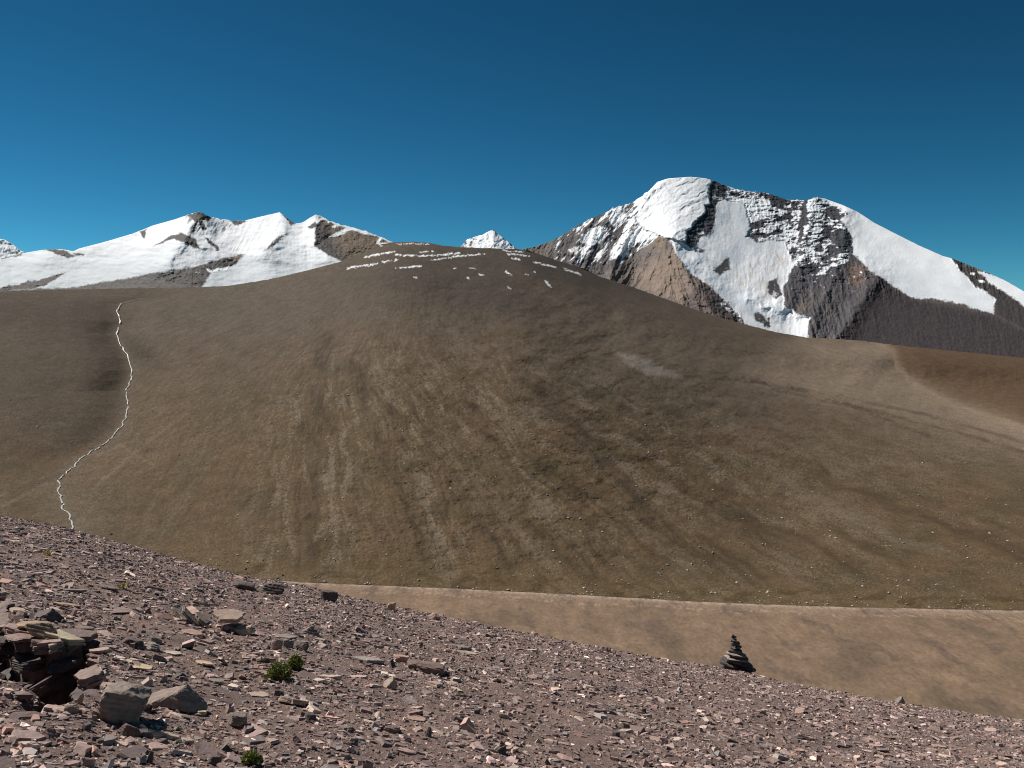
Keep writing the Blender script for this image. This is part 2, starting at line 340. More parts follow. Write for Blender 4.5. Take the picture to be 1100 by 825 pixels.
def build_main_peak():
    SK = [(545, 272), (560, 268), (575, 265), (593, 258.5), (605, 252), (616, 245), (634, 235), (646.5, 230), (662, 222), (674.5, 219.5), (690, 210.5), (699, 203),
          (706, 195.5), (718, 191.6), (742, 190), (758, 191.6), (766, 194), (776, 198), (789, 203), (804, 205.6), (822, 207), (834, 210.5), (845, 214.5), (868, 215.2),
          (875, 211.6), (886, 213.4), (906, 220.5), (922, 228), (939.6, 239.5), (962, 251), (988, 264), (1013, 275), (1024, 278), (1039, 284), (1064, 294), (1082, 302.5),
          (1100, 313), (1180, 350), (1330, 400), (1530, 440)]
    xs = np.concatenate([np.arange(545, 1112, 0.55), 1112 + 420 * np.linspace(0, 1, 30)[1:] ** 1.3])
    rock_sky = sst(590, 610, xs) * sst(705, 690, xs) + sst(762, 770, xs) * sst(885, 875, xs)
    ys0 = (sum(lin(SK, xs + a) * math.exp(-(a / 14.0) ** 2) for a in range(-40, 41, 4)) / sum(math.exp(-(a / 14.0) ** 2) for a in range(-40, 41, 4)))
    ysk = lin(SK, xs) + (0.25 + 1.5 * rock_sky) * fbm(xs / 5.0, xs * 0, 4, 301, 0.65)
    yb = lin(HILL_TOP, xs) + 26
    t = np.linspace(0, 1, 330)[:, None]
    x = np.broadcast_to(xs, (len(t), len(xs))); y = ysk + (yb - ysk) * t
    w1 = fbm(x / 12, y / 12, 4, 310); w2 = fbm(x / 12, y / 12, 4, 311)
    fw = pnoise(x / 2.6, y / 2.2, 312); xw = x + 2.6 * w1 + 0.9 * fw; yw = y + 2.6 * w2 + 0.8 * pnoise(x / 2.4, y / 2.6, 313)
    q = lambda pts, s=1.3: polymask(xw, yw, pts, s)
    c4 = lambda pts: crop(560, 170, pts)
    c5 = lambda pts: crop(820, 190, pts)
    DOME = c4([(535, 130), (575, 90), (620, 70), (715, 60), (790, 70), (808, 95), (790, 150), (800, 190), (765, 200), (778, 232), (720, 280), (700, 310), (690, 355), (640, 340), (580, 325), (520, 300), (485, 260), (520, 195)])
    CLIFF = c4([(795, 150), (825, 80), (870, 125), (862, 172), (822, 200), (824, 262), (790, 320), (742, 342), (730, 392), (690, 355), (700, 310), (722, 280), (780, 232), (766, 200)])
    FACE = c4([(825, 262), (822, 200), (862, 172), (870, 180), (940, 190), (970, 300), (945, 330), (1000, 352), (1060, 345)]) + c5([(0, 262), (90, 268), (130, 370), (80, 480), (90, 550), (195, 595), (190, 690), (0, 680)]) \
        + c4([(1060, 745), (1000, 715), (950, 702), (900, 640), (830, 570), (760, 520), (700, 470), (650, 400), (628, 335), (690, 365), (735, 390), (745, 342), (790, 320)])
    BAND = c4([(862, 172), (870, 115), (1000, 120), (1100, 130)]) + c5([(190, 90), (215, 70), (345, 115), (350, 160), (330, 190), (372, 240), (375, 310), (330, 400), (200, 420), (130, 370), (90, 268), (0, 262)]) + c4([(1000, 352), (945, 330), (970, 300), (940, 190)])
    BUTT = c5([(130, 370), (200, 410), (330, 400), (375, 310), (400, 350), (440, 400), (490, 420), (400, 560), (340, 650), (260, 690), (192, 690), (195, 595), (90, 550), (80, 480)])
    HFIELD = c5([(212, 78), (262, 80), (400, 135), (560, 225), (670, 280), (784, 332), (810, 370), (870, 440), (930, 480), (980, 520), (970, 577), (880, 551), (760, 517), (640, 511), (580, 481), (480, 410), (440, 392), (380, 322), (370, 240), (330, 185), (352, 150), (265, 104)])
    KFIELD = c5([(905, 398), (1000, 418), (1100, 470), (1250, 560), (1250, 620), (1100, 542), (1040, 502), (960, 450)])
    RIBS = c4([(150, 345), (250, 270), (400, 190), (545, 115), (520, 195), (485, 260), (520, 300), (580, 328), (500, 392), (400, 450), (330, 495), (285, 470), (235, 450), (130, 420)])
    dome, cliff, face, band, butt, hf, kf, ribs = (q(p) for p in (DOME, CLIFF, FACE, BAND, BUTT, HFIELD, KFIELD, RIBS))
    # ---- form
    k = 10.5
    Y = 6600 - k * (y - np.minimum(ys0, 215))
    def spine(line, A, w):
        return -A * np.exp(-np.sqrt(pdist(x + 3.5 * w1, y + 3.5 * w2, line) ** 2 + 2.0) / w)
    Y = Y + spine(c4([(640, 335), (660, 420), (720, 520), (800, 640), (860, 740)]), 190, 22)          # tan rib left of the glacier
    Y = Y + spine(c4([(545, 130), (500, 240), (420, 380), (380, 480), (360, 560)]), 120, 16)
    Y = Y + spine(c4([(400, 210), (340, 300), (260, 420)]), 90, 14)
    Y = Y + spine(c4([(290, 255), (220, 380)]), 70, 12)
    Y = Y + spine(c5([(215, 85), (190, 200), (170, 330), (130, 450), (110, 540)]), 60, 13)           # buttress crest
    Y = Y + spine(c5([(350, 150), (330, 300), (300, 420), (240, 560), (210, 640)]), 65, 13)
    Y = Y + spine(c5([(430, 390), (480, 420), (420, 520), (340, 640), (300, 690)]), 80, 14)           # tan rib on the right
    Y = Y + spine(c4([(960, 590), (1030, 622), (1100, 645)]) + c5([(60, 540), (190, 590)]), 70, 9)      # glacier lip
    Y = Y - 45 * sst(0, 1, dome) * np.clip(1 - ((x - 733) / 42) ** 2 * 0.6, 0, 1)
    Y = Y - 25 * face * np.exp(-((x - 790) / 30) ** 2)
    rockm = np.clip(1 - np.maximum.reduce([dome, face, hf, kf]), 0, 1)
    ledge = fbm(x / 16 + 0.3 * w1, y / 3.6 + 0.12 * (x / 16), 4, 330, 0.6)
    gully = ridged((x + 0.45 * (y - 250)) / 15, y / 40, 4, 340)
    gully2 = ridged((x - 0.25 * (y - 250)) / 13, y / 45, 4, 341)
    gsel = np.where(x < 720, gully, gully2)
    fine = fbm(x / 3.2, y / 3.2, 3, 345, 0.7)
    lower = sst(300, 330, y) * sst(890, 930, x)                               # smooth dark scree slope at lower right
    rs = rockm * (1 - 0.8 * lower)
    up = np.maximum(band, 0.7 * butt * sst(320, 290, y)); up = np.maximum(up, cliff)
    Y = Y - rs * ((30 - 16 * up) * gsel + (3 + 8 * up) * ledge + 5 * fine) - rockm * 2.2 * fine
    serac = fbm((x + 0.8 * y + 6 * w1) / 17, (y + 0.30 * x + 5 * w2) / 6.5, 3, 350, 0.5)
    Y = Y - dome * (11 * serac + 1.5 * fine)
    Y = Y - face * (4 * fbm(x / 10, y / 22, 3, 361) + 1.0 * fine) - (hf + kf) * (20 * fbm((x - y) / 60, y / 40, 3, 362) + 0.6 * fine)
    icy = sst(0, 1, polymask(x, y, c5([(0, 330), (100, 300), (130, 370), (80, 480), (40, 520), (-60, 480), (-160, 460), (-100, 380)]), 6))
    Y = Y - icy * 3.5 * ridged(x / 6 + 0.8 * w1, y / 22, 3, 366)
    P = pt(x, y, Y); P[..., 1] = Y
    nz = normals(P)[..., 2]
    # ---- cover
    c = np.broadcast_to(np.array([0.150, 0.125, 0.115]), P.shape).copy()          # grey scree
    c = mixc(c, [0.215, 0.160, 0.118], sst(-0.2, 0.5, fbm(x / 22, y / 30, 3, 370)) * sst(660, 690, x) * sst(790, 740, x))
    c = mixc(c, [0.255, 0.19, 0.145], 0.75 * polymask(xw + 4 * w1, yw + 4 * w2, c4([(640, 400), (690, 480), (740, 530), (690, 600), (560, 580), (480, 520), (540, 440)]), 9))
    c = mixc(c, [0.115, 0.085, 0.082], 0.9 * polymask(xw + 3 * w1, yw, c4([(760, 530), (830, 575), (960, 710), (1000, 760), (700, 660), (690, 600)]), 5))
    c = mixc(c, [0.056, 0.058, 0.070], np.maximum.reduce([cliff, band, 0.8 * butt]))
    c = mixc(c, [0.090, 0.082, 0.085], 0.9 * ribs)
    bl = butt * sst(290, 320, y)
    c = mixc(c, [0.100, 0.094, 0.100], 0.7 * bl)
    c = mixc(c, [0.20, 0.155, 0.12], 0.6 * bl * sst(0.05, 0.5, fbm((x + 0.9 * y) / 9, y / 40, 4, 380)))
    c = mixc(c, [0.20, 0.135, 0.10], 0.7 * polymask(xw, yw, c5([(360, 370), (430, 380), (440, 440), (390, 470), (350, 430)]), 4))
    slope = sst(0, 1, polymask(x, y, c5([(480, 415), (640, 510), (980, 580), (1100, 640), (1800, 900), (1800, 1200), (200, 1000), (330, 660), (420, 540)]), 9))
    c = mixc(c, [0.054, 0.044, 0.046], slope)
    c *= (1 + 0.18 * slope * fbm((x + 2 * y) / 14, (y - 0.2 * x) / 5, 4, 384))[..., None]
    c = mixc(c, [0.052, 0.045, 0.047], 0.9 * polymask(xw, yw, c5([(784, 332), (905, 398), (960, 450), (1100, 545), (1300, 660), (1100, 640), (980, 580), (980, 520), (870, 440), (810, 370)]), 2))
    c *= (1 - 0.12 * rockm) [..., None]; c *= (1 + 0.32 * rockm * fine + 0.12 * w1)[..., None]
    # snow: full fields, then snow caught on ledges and in gullies
    thr = fbm(x / 9, y / 5, 4, 390, 0.65)
    s = np.maximum.reduce([dome, face, hf, kf])
    strat = 0.55 * fbm(x / 9 + 0.7 * w1, y / 3.4 + 0.06 * x + 0.7 * w2, 4, 395, 0.66) + 0.30 * fbm(x / 4.5, y / 3.5, 3, 397, 0.7) + 0.55 * fbm(x / 20, y / 13 + 0.02 * x, 3, 396)
    for ln, wd in (([(785, 207), (800, 210), (815, 208), (840, 213)], 2.6), ([(800, 246), (815, 240), (832, 238), (846, 232)], 4.0), ([(803, 256), (818, 252), (838, 250)], 3.2), ([(828, 214), (845, 222), (862, 224)], 5.0), ([(866, 216), (862, 240), (858, 258)], 2.5), ([(892, 250), (912, 262)], 8.0), ([(893, 226), (908, 236)], 5.0)):
        strat = strat - 0.55 * sst(wd + 1.5, wd - 2, pdist(xw, yw + 1.5 * thr, ln))
    amt_band = band * (0.13 + 0.35 * sst(300, 215, y) + 0.25 * sst(880, 800, x) - 0.35 * sst(300, 325, y))
    sb = sst(0.02, 0.26, strat - 0.28 + amt_band + 0.5 * (nz - 0.62)) * band
    rb_ = sst(0.0, 0.22, fbm((x + 0.9 * y) / 7.5, (y - 0.5 * x) / 30, 4, 400, 0.6) + 0.25 * thr - 0.10 + 0.35 * sst(640, 690, x) - 0.45 * sst(275, 300, y)) * ribs
    for pp in ([(255, 320), (330, 285), (365, 295), (340, 355), (275, 378)], [(385, 215), (430, 200), (435, 255), (390, 290), (370, 260)], [(480, 290), (560, 320), (470, 370), (380, 430), (370, 400)],
               [(200, 385), (245, 370), (230, 400)], [(250, 420), (300, 380), (310, 390), (240, 440)]):
        rb_ = np.maximum(rb_, polymask(xw + 1.5 * thr, yw + 1.5 * thr, c4(pp), 1.6) * sst(-0.65, -0.3, thr))
    sc = sst(0.35, 0.55, strat + 0.2 * thr) * cliff * 0.8
    bs = sst(0.42, 0.6, thr + 0.3 * strat) * butt * sst(320, 285, y)
    bs = np.maximum(bs, polymask(xw + 3 * thr, yw + 2 * strat, c5([(215, 320), (300, 290), (330, 300), (290, 345), (250, 360), (290, 380), (230, 410)]), 1.0) * sst(-0.1, 0.2, strat))
    s = np.maximum.reduce([s, sb, rb_, sc, bs])
    for pp in ([(875, 403), (895, 405), (890, 415), (872, 412)], [(905, 435), (930, 436), (935, 445), (912, 446)]):
        s = np.maximum(s, polymask(x, y, c5(pp), 0.6))
    s = np.maximum(s, polymask(xw, yw, c4([(840, 590), (870, 620), (950, 690), (940, 705), (880, 650), (830, 600)]), 1.0) * sst(0.0, 0.3, thr))
    for pp in (c4([(800, 468), (835, 455), (865, 420), (880, 418), (882, 468), (850, 478), (835, 498)]), c4([(980, 662), (1000, 652), (1035, 668), (1052, 672), (1048, 702), (1020, 700), (995, 688)]), c4([(745, 375), (775, 385), (770, 400), (740, 400)]),
               c5([(0, 590), (28, 590), (28, 630), (0, 640)]), c5([(25, 440), (60, 430), (80, 500), (50, 520), (20, 490)])):
        hole = polymask(xw + thr, yw + thr, pp, 1.2) * sst(-0.55, -0.2, thr); s = s * (1 - hole); c = mixc(c, [0.07, 0.066, 0.072], hole * rockm * 0 + hole)
    warm = icy * sst(0.0, 0.4, fbm(x / 6, y / 12, 3, 404))
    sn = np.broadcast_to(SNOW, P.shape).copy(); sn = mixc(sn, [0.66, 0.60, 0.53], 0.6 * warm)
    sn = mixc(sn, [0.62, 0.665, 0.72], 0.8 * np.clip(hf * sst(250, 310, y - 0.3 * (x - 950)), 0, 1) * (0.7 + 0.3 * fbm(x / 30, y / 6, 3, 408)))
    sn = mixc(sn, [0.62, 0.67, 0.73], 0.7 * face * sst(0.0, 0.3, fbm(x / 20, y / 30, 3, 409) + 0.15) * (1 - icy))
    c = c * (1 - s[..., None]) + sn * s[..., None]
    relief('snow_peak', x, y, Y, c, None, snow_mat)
build_main_peak()

def build_left_range():
    SK = [(-430, 330), (-200, 300), (-60, 284), (0, 278), (23, 272.3), (48, 268), (66, 267.6), (79, 270), (85, 267), (112, 260), (142.5, 251), (165, 242), (188, 235.6), (201, 231), (208, 228.8), (214, 227.2), (224, 232), (237, 235.6),
          (254, 237.4), (262, 237.2), (281, 232.5), (300.5, 228), (307, 233), (317, 240.5), (325, 239), (333, 234), (339, 230.6), (345, 232), (353, 237), (365, 241), (378, 244), (393, 248.5), (409, 254.5), (424, 261), (440, 266), (460, 275)]
    xs = np.concatenate([-8 - 420 * np.linspace(1, 0, 26)[:-1] ** 1.3, np.arange(-8, 461, 0.55)])
    rk = sst(195, 203, xs) * sst(268, 255, xs) + sst(303, 307, xs) * sst(322, 316, xs) + sst(345, 352, xs) * sst(430, 400, xs)
    ys0 = (sum(lin(SK, xs + a) * math.exp(-(a / 22.0) ** 2) for a in range(-40, 41, 4)) / sum(math.exp(-(a / 22.0) ** 2) for a in range(-40, 41, 4)))
    ysk = lin(SK, xs) + (0.2 + 1.2 * rk) * fbm(xs / 5, xs * 0, 4, 501, 0.65)
    yb = lin(HILL_TOP, xs) + 22
    t = np.linspace(0, 1, 220)[:, None]
    x = np.broadcast_to(xs, (len(t), len(xs))); y = ysk + (yb - ysk) * t
    w1 = fbm(x / 12, y / 12, 4, 510); w2 = fbm(x / 12, y / 12, 4, 511); xw = x + 2.2 * w1 + 0.9 * pnoise(x / 2.6, y / 2.2, 514); yw = y + 1.6 * w2 + 0.7 * pnoise(x / 2.4, y / 2.4, 515)
    thr = fbm(x / 7, y / 5, 4, 512, 0.65); fine = fbm(x / 3.2, y / 3.2, 3, 513, 0.7)
    a1 = lambda p: crop(0, 200, p); a2 = lambda p: crop(200, 200, p)
    q = lambda p, s=1.2: polymask(xw, yw, p, s)
    rubble = q(a1([(-80, 445), (150, 432), (290, 430), (440, 402), (500, 396), (600, 376), (760, 350), (860, 332), (950, 300), (1030, 288), (1000, 330), (890, 372), (845, 430), (830, 520), (-80, 520)]))
    tanr = q(a2([(545, 160), (580, 140), (640, 165), (720, 190), (800, 212), (880, 240), (960, 300), (900, 420), (600, 420), (650, 318), (600, 290), (540, 250)]))
    patches = [a1([(185, 266), (270, 268), (322, 292), (282, 305), (232, 282)]), a1([(-30, 440), (130, 400), (285, 364), (190, 420), (150, 432), (0, 445)]),
               a1([(785, 125), (840, 104), (890, 125), (880, 150), (850, 140), (875, 185), (860, 190), (835, 150), (815, 200), (800, 195), (825, 150)]), a1([(640, 255), (720, 212), (768, 195), (830, 222), (848, 265), (800, 250), (770, 238), (735, 225)]),
               a1([(865, 215), (885, 220), (928, 272), (912, 274)]), a1([(960, 140), (1040, 145), (1020, 160), (990, 165)]), a1([(588, 190), (620, 180), (612, 215), (600, 222)]), a2([(395, 110), (430, 120), (465, 160), (445, 165)]),
               a2([(325, 275), (400, 205), (412, 212), (360, 260)]), a1([(-10, 300), (90, 284), (92, 290), (-10, 308)]), a1([(310, 280), (360, 286), (350, 293), (320, 290)]), a2([(510, 175), (545, 150), (555, 175), (530, 180)])]
    rock = np.maximum(rubble, tanr)
    for p in patches: rock = np.maximum(rock, polymask(xw + 0.8 * thr, yw + 0.8 * thr, p, 0.9))
    rock = np.maximum(rock, 0.8 * sst(0.15, 0.35, fbm((x + 0.5 * y) / 4, y / 16, 3, 520)) * polymask(x, y, a1([(780, 110), (930, 130), (1000, 150), (960, 190), (860, 215), (800, 190)]), 3))
    Y = 5600 - 10.5 * (y - np.minimum(ys0, 275)) - 2.2 * np.clip(x - 330, 0, 200)
    sp = lambda line, A, w: -0.9 * A * np.exp(-np.sqrt(pdist(x + 3 * w1, y + 2.5 * w2, line) ** 2 + 9.0) / w)
    Y = Y + sp(a1([(840, 108), (800, 170), (760, 240), (700, 330)]), 170, 18) + sp(a1([(840, 108), (900, 240), (960, 290)]), 60, 9)
    Y = Y + sp(a2([(400, 112), (410, 200), (330, 280)]), 120, 16) + sp(a2([(545, 122), (545, 250), (640, 320)]), 150, 20)
    Y = Y + sp(a1([(440, 235), (340, 270), (200, 300)]), 60, 16) + sp(a1([(640, 255), (770, 200), (840, 265)]), 40, 8)
    flute = polymask(x, y, a1([(790, 120), (930, 140), (1030, 150), (1120, 140), (1100, 300), (960, 290), (850, 215)]), 8)
    Y = Y - 5 * flute * ridged((x + 0.5 * (y - 235)) / 6, y / 34, 3, 533)
    Y = Y - 14 * fbm(x / 30, y / 14, 3, 530) - rock * (9 * thr + 4 * fine) - (1 - rock) * (0.8 * fine + 4 * fbm(x / 16, y / 6, 3, 531))
    c = np.broadcast_to(SNOW, x.shape + (3,)).copy()
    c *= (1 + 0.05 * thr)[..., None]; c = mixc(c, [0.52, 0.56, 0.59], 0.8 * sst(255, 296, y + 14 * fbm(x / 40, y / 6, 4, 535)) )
    rc = np.broadcast_to(np.array([0.105, 0.092, 0.088]), c.shape).copy()
    rc = mixc(rc, [0.108, 0.095, 0.090], rubble); rc = mixc(rc, [0.23, 0.172, 0.125], tanr * sst(345, 362, x - 0.6 * (y - 250)))
    rc = mixc(rc, [0.21, 0.16, 0.13], 0.7 * q(a1([(940, 310), (1010, 288), (1030, 292), (1000, 320)])))
    rc *= 0.72 * (1 + 0.45 * fine + 0.3 * thr)[..., None]
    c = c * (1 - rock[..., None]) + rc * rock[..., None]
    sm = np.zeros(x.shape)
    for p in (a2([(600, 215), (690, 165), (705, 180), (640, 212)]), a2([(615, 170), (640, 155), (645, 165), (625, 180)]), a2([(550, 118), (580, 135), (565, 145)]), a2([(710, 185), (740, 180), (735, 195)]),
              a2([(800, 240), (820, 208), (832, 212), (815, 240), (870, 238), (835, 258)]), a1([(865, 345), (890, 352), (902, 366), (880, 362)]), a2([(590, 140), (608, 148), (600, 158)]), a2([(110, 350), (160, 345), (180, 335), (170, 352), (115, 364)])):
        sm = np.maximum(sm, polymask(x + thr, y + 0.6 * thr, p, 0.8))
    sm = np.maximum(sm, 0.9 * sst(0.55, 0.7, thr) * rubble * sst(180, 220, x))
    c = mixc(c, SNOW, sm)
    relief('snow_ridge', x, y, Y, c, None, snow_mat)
build_left_range()

def build_small(name, SK, x0, x1, yb, Yd, rockfn, seed):
    xs = np.arange(x0, x1 + 0.1, 0.5)
    ysk = lin(SK, xs) + 0.7 * fbm(xs / 4, xs * 0, 3, seed, 0.6)
    t = np.linspace(0, 1, 70)[:, None]; x = np.broadcast_to(xs, (70, len(xs))); y = ysk + (yb - ysk) * t
    n = fbm(x / 6, y / 5, 4, seed + 3, 0.6); fine = fbm(x / 2.4, y / 2.4, 3, seed + 9, 0.7)
    rock = rockfn(x, y, n, fine)
    pk = min(SK, key=lambda p: p[1])
    Y = Yd - 13 * (y - pk[1]) + 5 * np.abs(x - pk[0]) - 22 * n - 5 * fine * rock
    c = np.broadcast_to(SNOW, x.shape + (3,)).copy(); c = mixc(c, [0.085, 0.08, 0.09], rock)
    relief(name, x, y, Y, c, None, snow_mat)
build_small('distant_snow_peak', [(484, 280), (496, 264), (502, 257), (510, 254.5), (519.5, 251.5), (526, 248), (530, 246.6), (538.5, 254), (546, 260), (553, 265), (566, 280)], 484, 566, 292, 9500,
            lambda x, y, n, f: np.clip(sst(0.05, 0.3, n + 0.4 * f - 0.42 + 0.5 * sst(517, 503, x) + 0.55 * sst(-4, 3, x - 531 - (y - 250) * 1.25) - 0.5 * sst(255, 264, y) * sst(540, 530, x) * sst(505, 512, x)), 0, 1), 610)
build_small('far_snow_peak', [(-130, 300), (-40, 262), (-10, 256.5), (4, 257), (12, 261), (19, 267), (24, 270), (50, 285), (80, 300)], -130, 80, 318, 9000,
            lambda x, y, n, f: np.clip(sst(0.1, 0.3, n + 0.4 * f - 0.55 + 0.8 * sst(14, 18, x)), 0, 1), 640)

# ------------------------------------------------------------------ the glacial stream down the left gully
def build_stream():
    pts = []
    for (a, b), (c_, d) in zip(STREAM[:-1], STREAM[1:]):
        n = max(2, int(math.hypot(c_ - a, d - b) / 1.1))
        for i in range(n): pts.append((a + (c_ - a) * i / n, b + (d - b) * i / n))
    pts = np.array(pts); s = np.arange(len(pts))
    amp = np.interp(pts[:, 1], [318, 340, 480, 580], [0.3, 1.6, 3.0, 3.4])
    pts[:, 0] += amp * fbm(s / 6.0, s * 0, 3, 701); pts[:, 1] += 0.5 * amp * fbm(s / 6.0, s * 0 + 9, 3, 702)
    wid = np.interp(pts[:, 1], [316, 330, 420, 500, 590], [0.2, 0.6, 0.75, 1.0, 1.25]) * (1 + 0.8 * fbm(s / 3.5, s * 0 + 5, 3, 703))
    V = []; cc = []
    for (x, y), w in zip(pts, wid):
        for k, dz in ((-1, 0.0), (-0.4, 0.3), (0.4, 0.3), (1, 0.0)):
            px = x + k * w * 0.8; Yd = hill_depth(px, y)
            p = pt(px, y, Yd * 0.9975); p[2] += dz - 9 * sst(0.38, 0.6, fbm(np.array([len(V) // 4 / 5.0]), np.array([3.3]), 3, 707)[0]); V.append(p)
            cc.append([0.40, 0.40, 0.37] if abs(k) < 0.5 else [0.26, 0.24, 0.20])
    P = np.array(V).reshape(len(pts), 4, 3)
    m = terrain_mat('white_water', [(0.35, 4), (1.3, 2)], 0.35, 0.5, 0.6, 0.4, 0.4)
    structure(grid_mesh('stream', P, m, np.array(cc).reshape(len(pts), 4, 3)))
    br = [(126, 460), (132, 457), (131, 463), (123, 467)]
build_stream()

# ------------------------------------------------------------------ foreground slope of red shale
HH, CC = 1.7, 0.0035
K0 = 2 * math.sqrt(HH * CC)
_pxs = np.linspace(-430, 1530, 400)
_cu, _cv = ray(_pxs, lin(CREST, _pxs))
# light smoothing of the traced crest
_k = np.hanning(15); _k /= _k.sum(); _cv = np.convolve(np.pad(_cv, 7, mode='edge'), _k, 'valid')
def crest_v(u): return np.interp(u, _cu, _cv)
VC0 = float(crest_v(0.0))
def fg_base(u, Y):
    Yq = np.minimum(Y, 60.0); Yl = np.maximum(Y - 60.0, 0)
    drop = HH + CC * Yq ** 2 + 2 * CC * 60 * Yl + Y * (VC0 - K0) + np.maximum(Y, 3.0) * (crest_v(u) - VC0)
    return CZ - drop
# the broken step on the left, traced on the sloping ground: the ground on its near side lies lower
STEP = [(-160, 600), (-40, 630), (0, 650), (22, 672), (40, 684), (62, 692), (82, 690), (103, 680), (109, 700), (106, 725), (109, 740)]
def base_hit(px, py):
    """where the sight line through a pixel meets the smooth slope"""
    u, v = ray(px, py); u = np.asarray(u, float); v = np.asarray(v, float)
    e = np.maximum(v - (crest_v(u) - K0), K0 + 1e-4)
    Y = (e - np.sqrt(np.maximum(e * e - 4 * HH * CC, 0))) / (2 * CC)
    return u, Y
_sx = np.array(STEP, float); _su, _sY = base_hit(_sx[:, 0], _sx[:, 1])
STEPW = [(float(a * b), float(b)) for a, b in zip(_su, _sY)]
_poly = STEPW + [(STEPW[-1][0] - 0.05, 3.9), (STEPW[-1][0] - 0.9, 3.0), (-9.0, 3.0), (-9.0, STEPW[0][1])]
def step_drop(X, Y):
    xx = X + 0.05 * fbm(X * 3, Y * 3, 3, 801); yy = Y + 0.05 * fbm(X * 3, Y * 3, 3, 802)
    d = pdist(xx, yy, STEPW); ins = inpoly(xx, yy, _poly)
    return np.where(ins, sst(0.0, 0.06, d) * (0.24 * np.exp(-(d / 0.9) ** 2) + 0.75 * np.exp(-((d - 0.15) / 0.17) ** 2)), 0.0) * sst(-7.5, -5.0, X)
def fg_detail(X, Y):
    a = 0.05 * fbm(X / 1.6, Y / 1.6, 3, 811) + 0.022 * fbm(X / 0.45, Y / 0.45, 3, 812)
    a = a - 0.05 * np.exp(-(((X - 1.2 * (Y - 10)) / 6) ** 2)) * 0
    return a * sst(2.0, 4.0, Y) * sst(60, 24, Y)
def fg_z(X, Y, near=None):
    u = X / np.maximum(Y, 3.0)
    z = fg_base(u, Y) + fg_detail(X, Y)
    m = (X < -0.5) & (Y < 12)
    if np.any(m):
        z = np.array(z, float); z[m] -= step_drop(X[m], Y[m])
    return z
def fgc(X, Y):
    n = fbm(X / 1.1, Y / 1.1, 4, 821); n2 = fbm(X / 0.12, Y / 0.12, 3, 822)
    c = np.broadcast_to(np.array([0.150, 0.112, 0.100]), X.shape + (3,)).copy()
    c = mixc(c, [0.185, 0.135, 0.115], sst(0.0, 0.6, n)); c = mixc(c, [0.115, 0.092, 0.085], sst(0.0, 0.6, -n))
    return 1.42 * c * (1 + 0.25 * n2)[..., None] * np.array([1.04, 0.97, 0.94])
def build_fg():
    ys = np.concatenate([[-12, -6, -2, 0, 1, 2, 2.6], np.geomspace(3.0, 12.0, 560), np.geomspace(12.03, 30, 240)[:], np.geomspace(31, 70, 30), np.linspace(80, 640, 24)])
    us = np.concatenate([np.linspace(-1.02, -0.74, 20), np.linspace(-0.735, -0.33, 330), np.linspace(-0.328, 0.735, 300), np.linspace(0.745, 1.02, 20)])
    Y = np.broadcast_to(ys[:, None], (len(ys), len(us))); X = us * np.maximum(Y, 3.0)
    Z = fg_z(X, Y)
    P = np.stack([X, Y, Z], -1)
    m = terrain_mat('shale_grit', [(95, 5), (17, 3)], 0.5, 1.0, 0.02)
    structure(grid_mesh('shale_slope', P[::-1], m, np.clip(fgc(X, Y)[::-1], 0.02, 0.9)))
build_fg()
def fg_normal(X, Y, e=0.06):
    X = np.asarray(X, float); Y = np.asarray(Y, float); u = X / np.maximum(Y, 3)
    f = lambda a, b: fg_base(a / np.maximum(b, 3), b)
    dx = (f(X + e, Y) - f(X - e, Y)) / (2 * e); dy = (f(X, Y + e) - f(X, Y - e)) / (2 * e)
    n = np.stack([-dx, -dy, np.ones_like(dx)], -1); return n / np.linalg.norm(n, axis=-1, keepdims=True)

stone_mat = terrain_mat('slate_stone', [(30, 4), (7, 3)], 0.3, 0.5, 0.012, 0.75, 0.35)

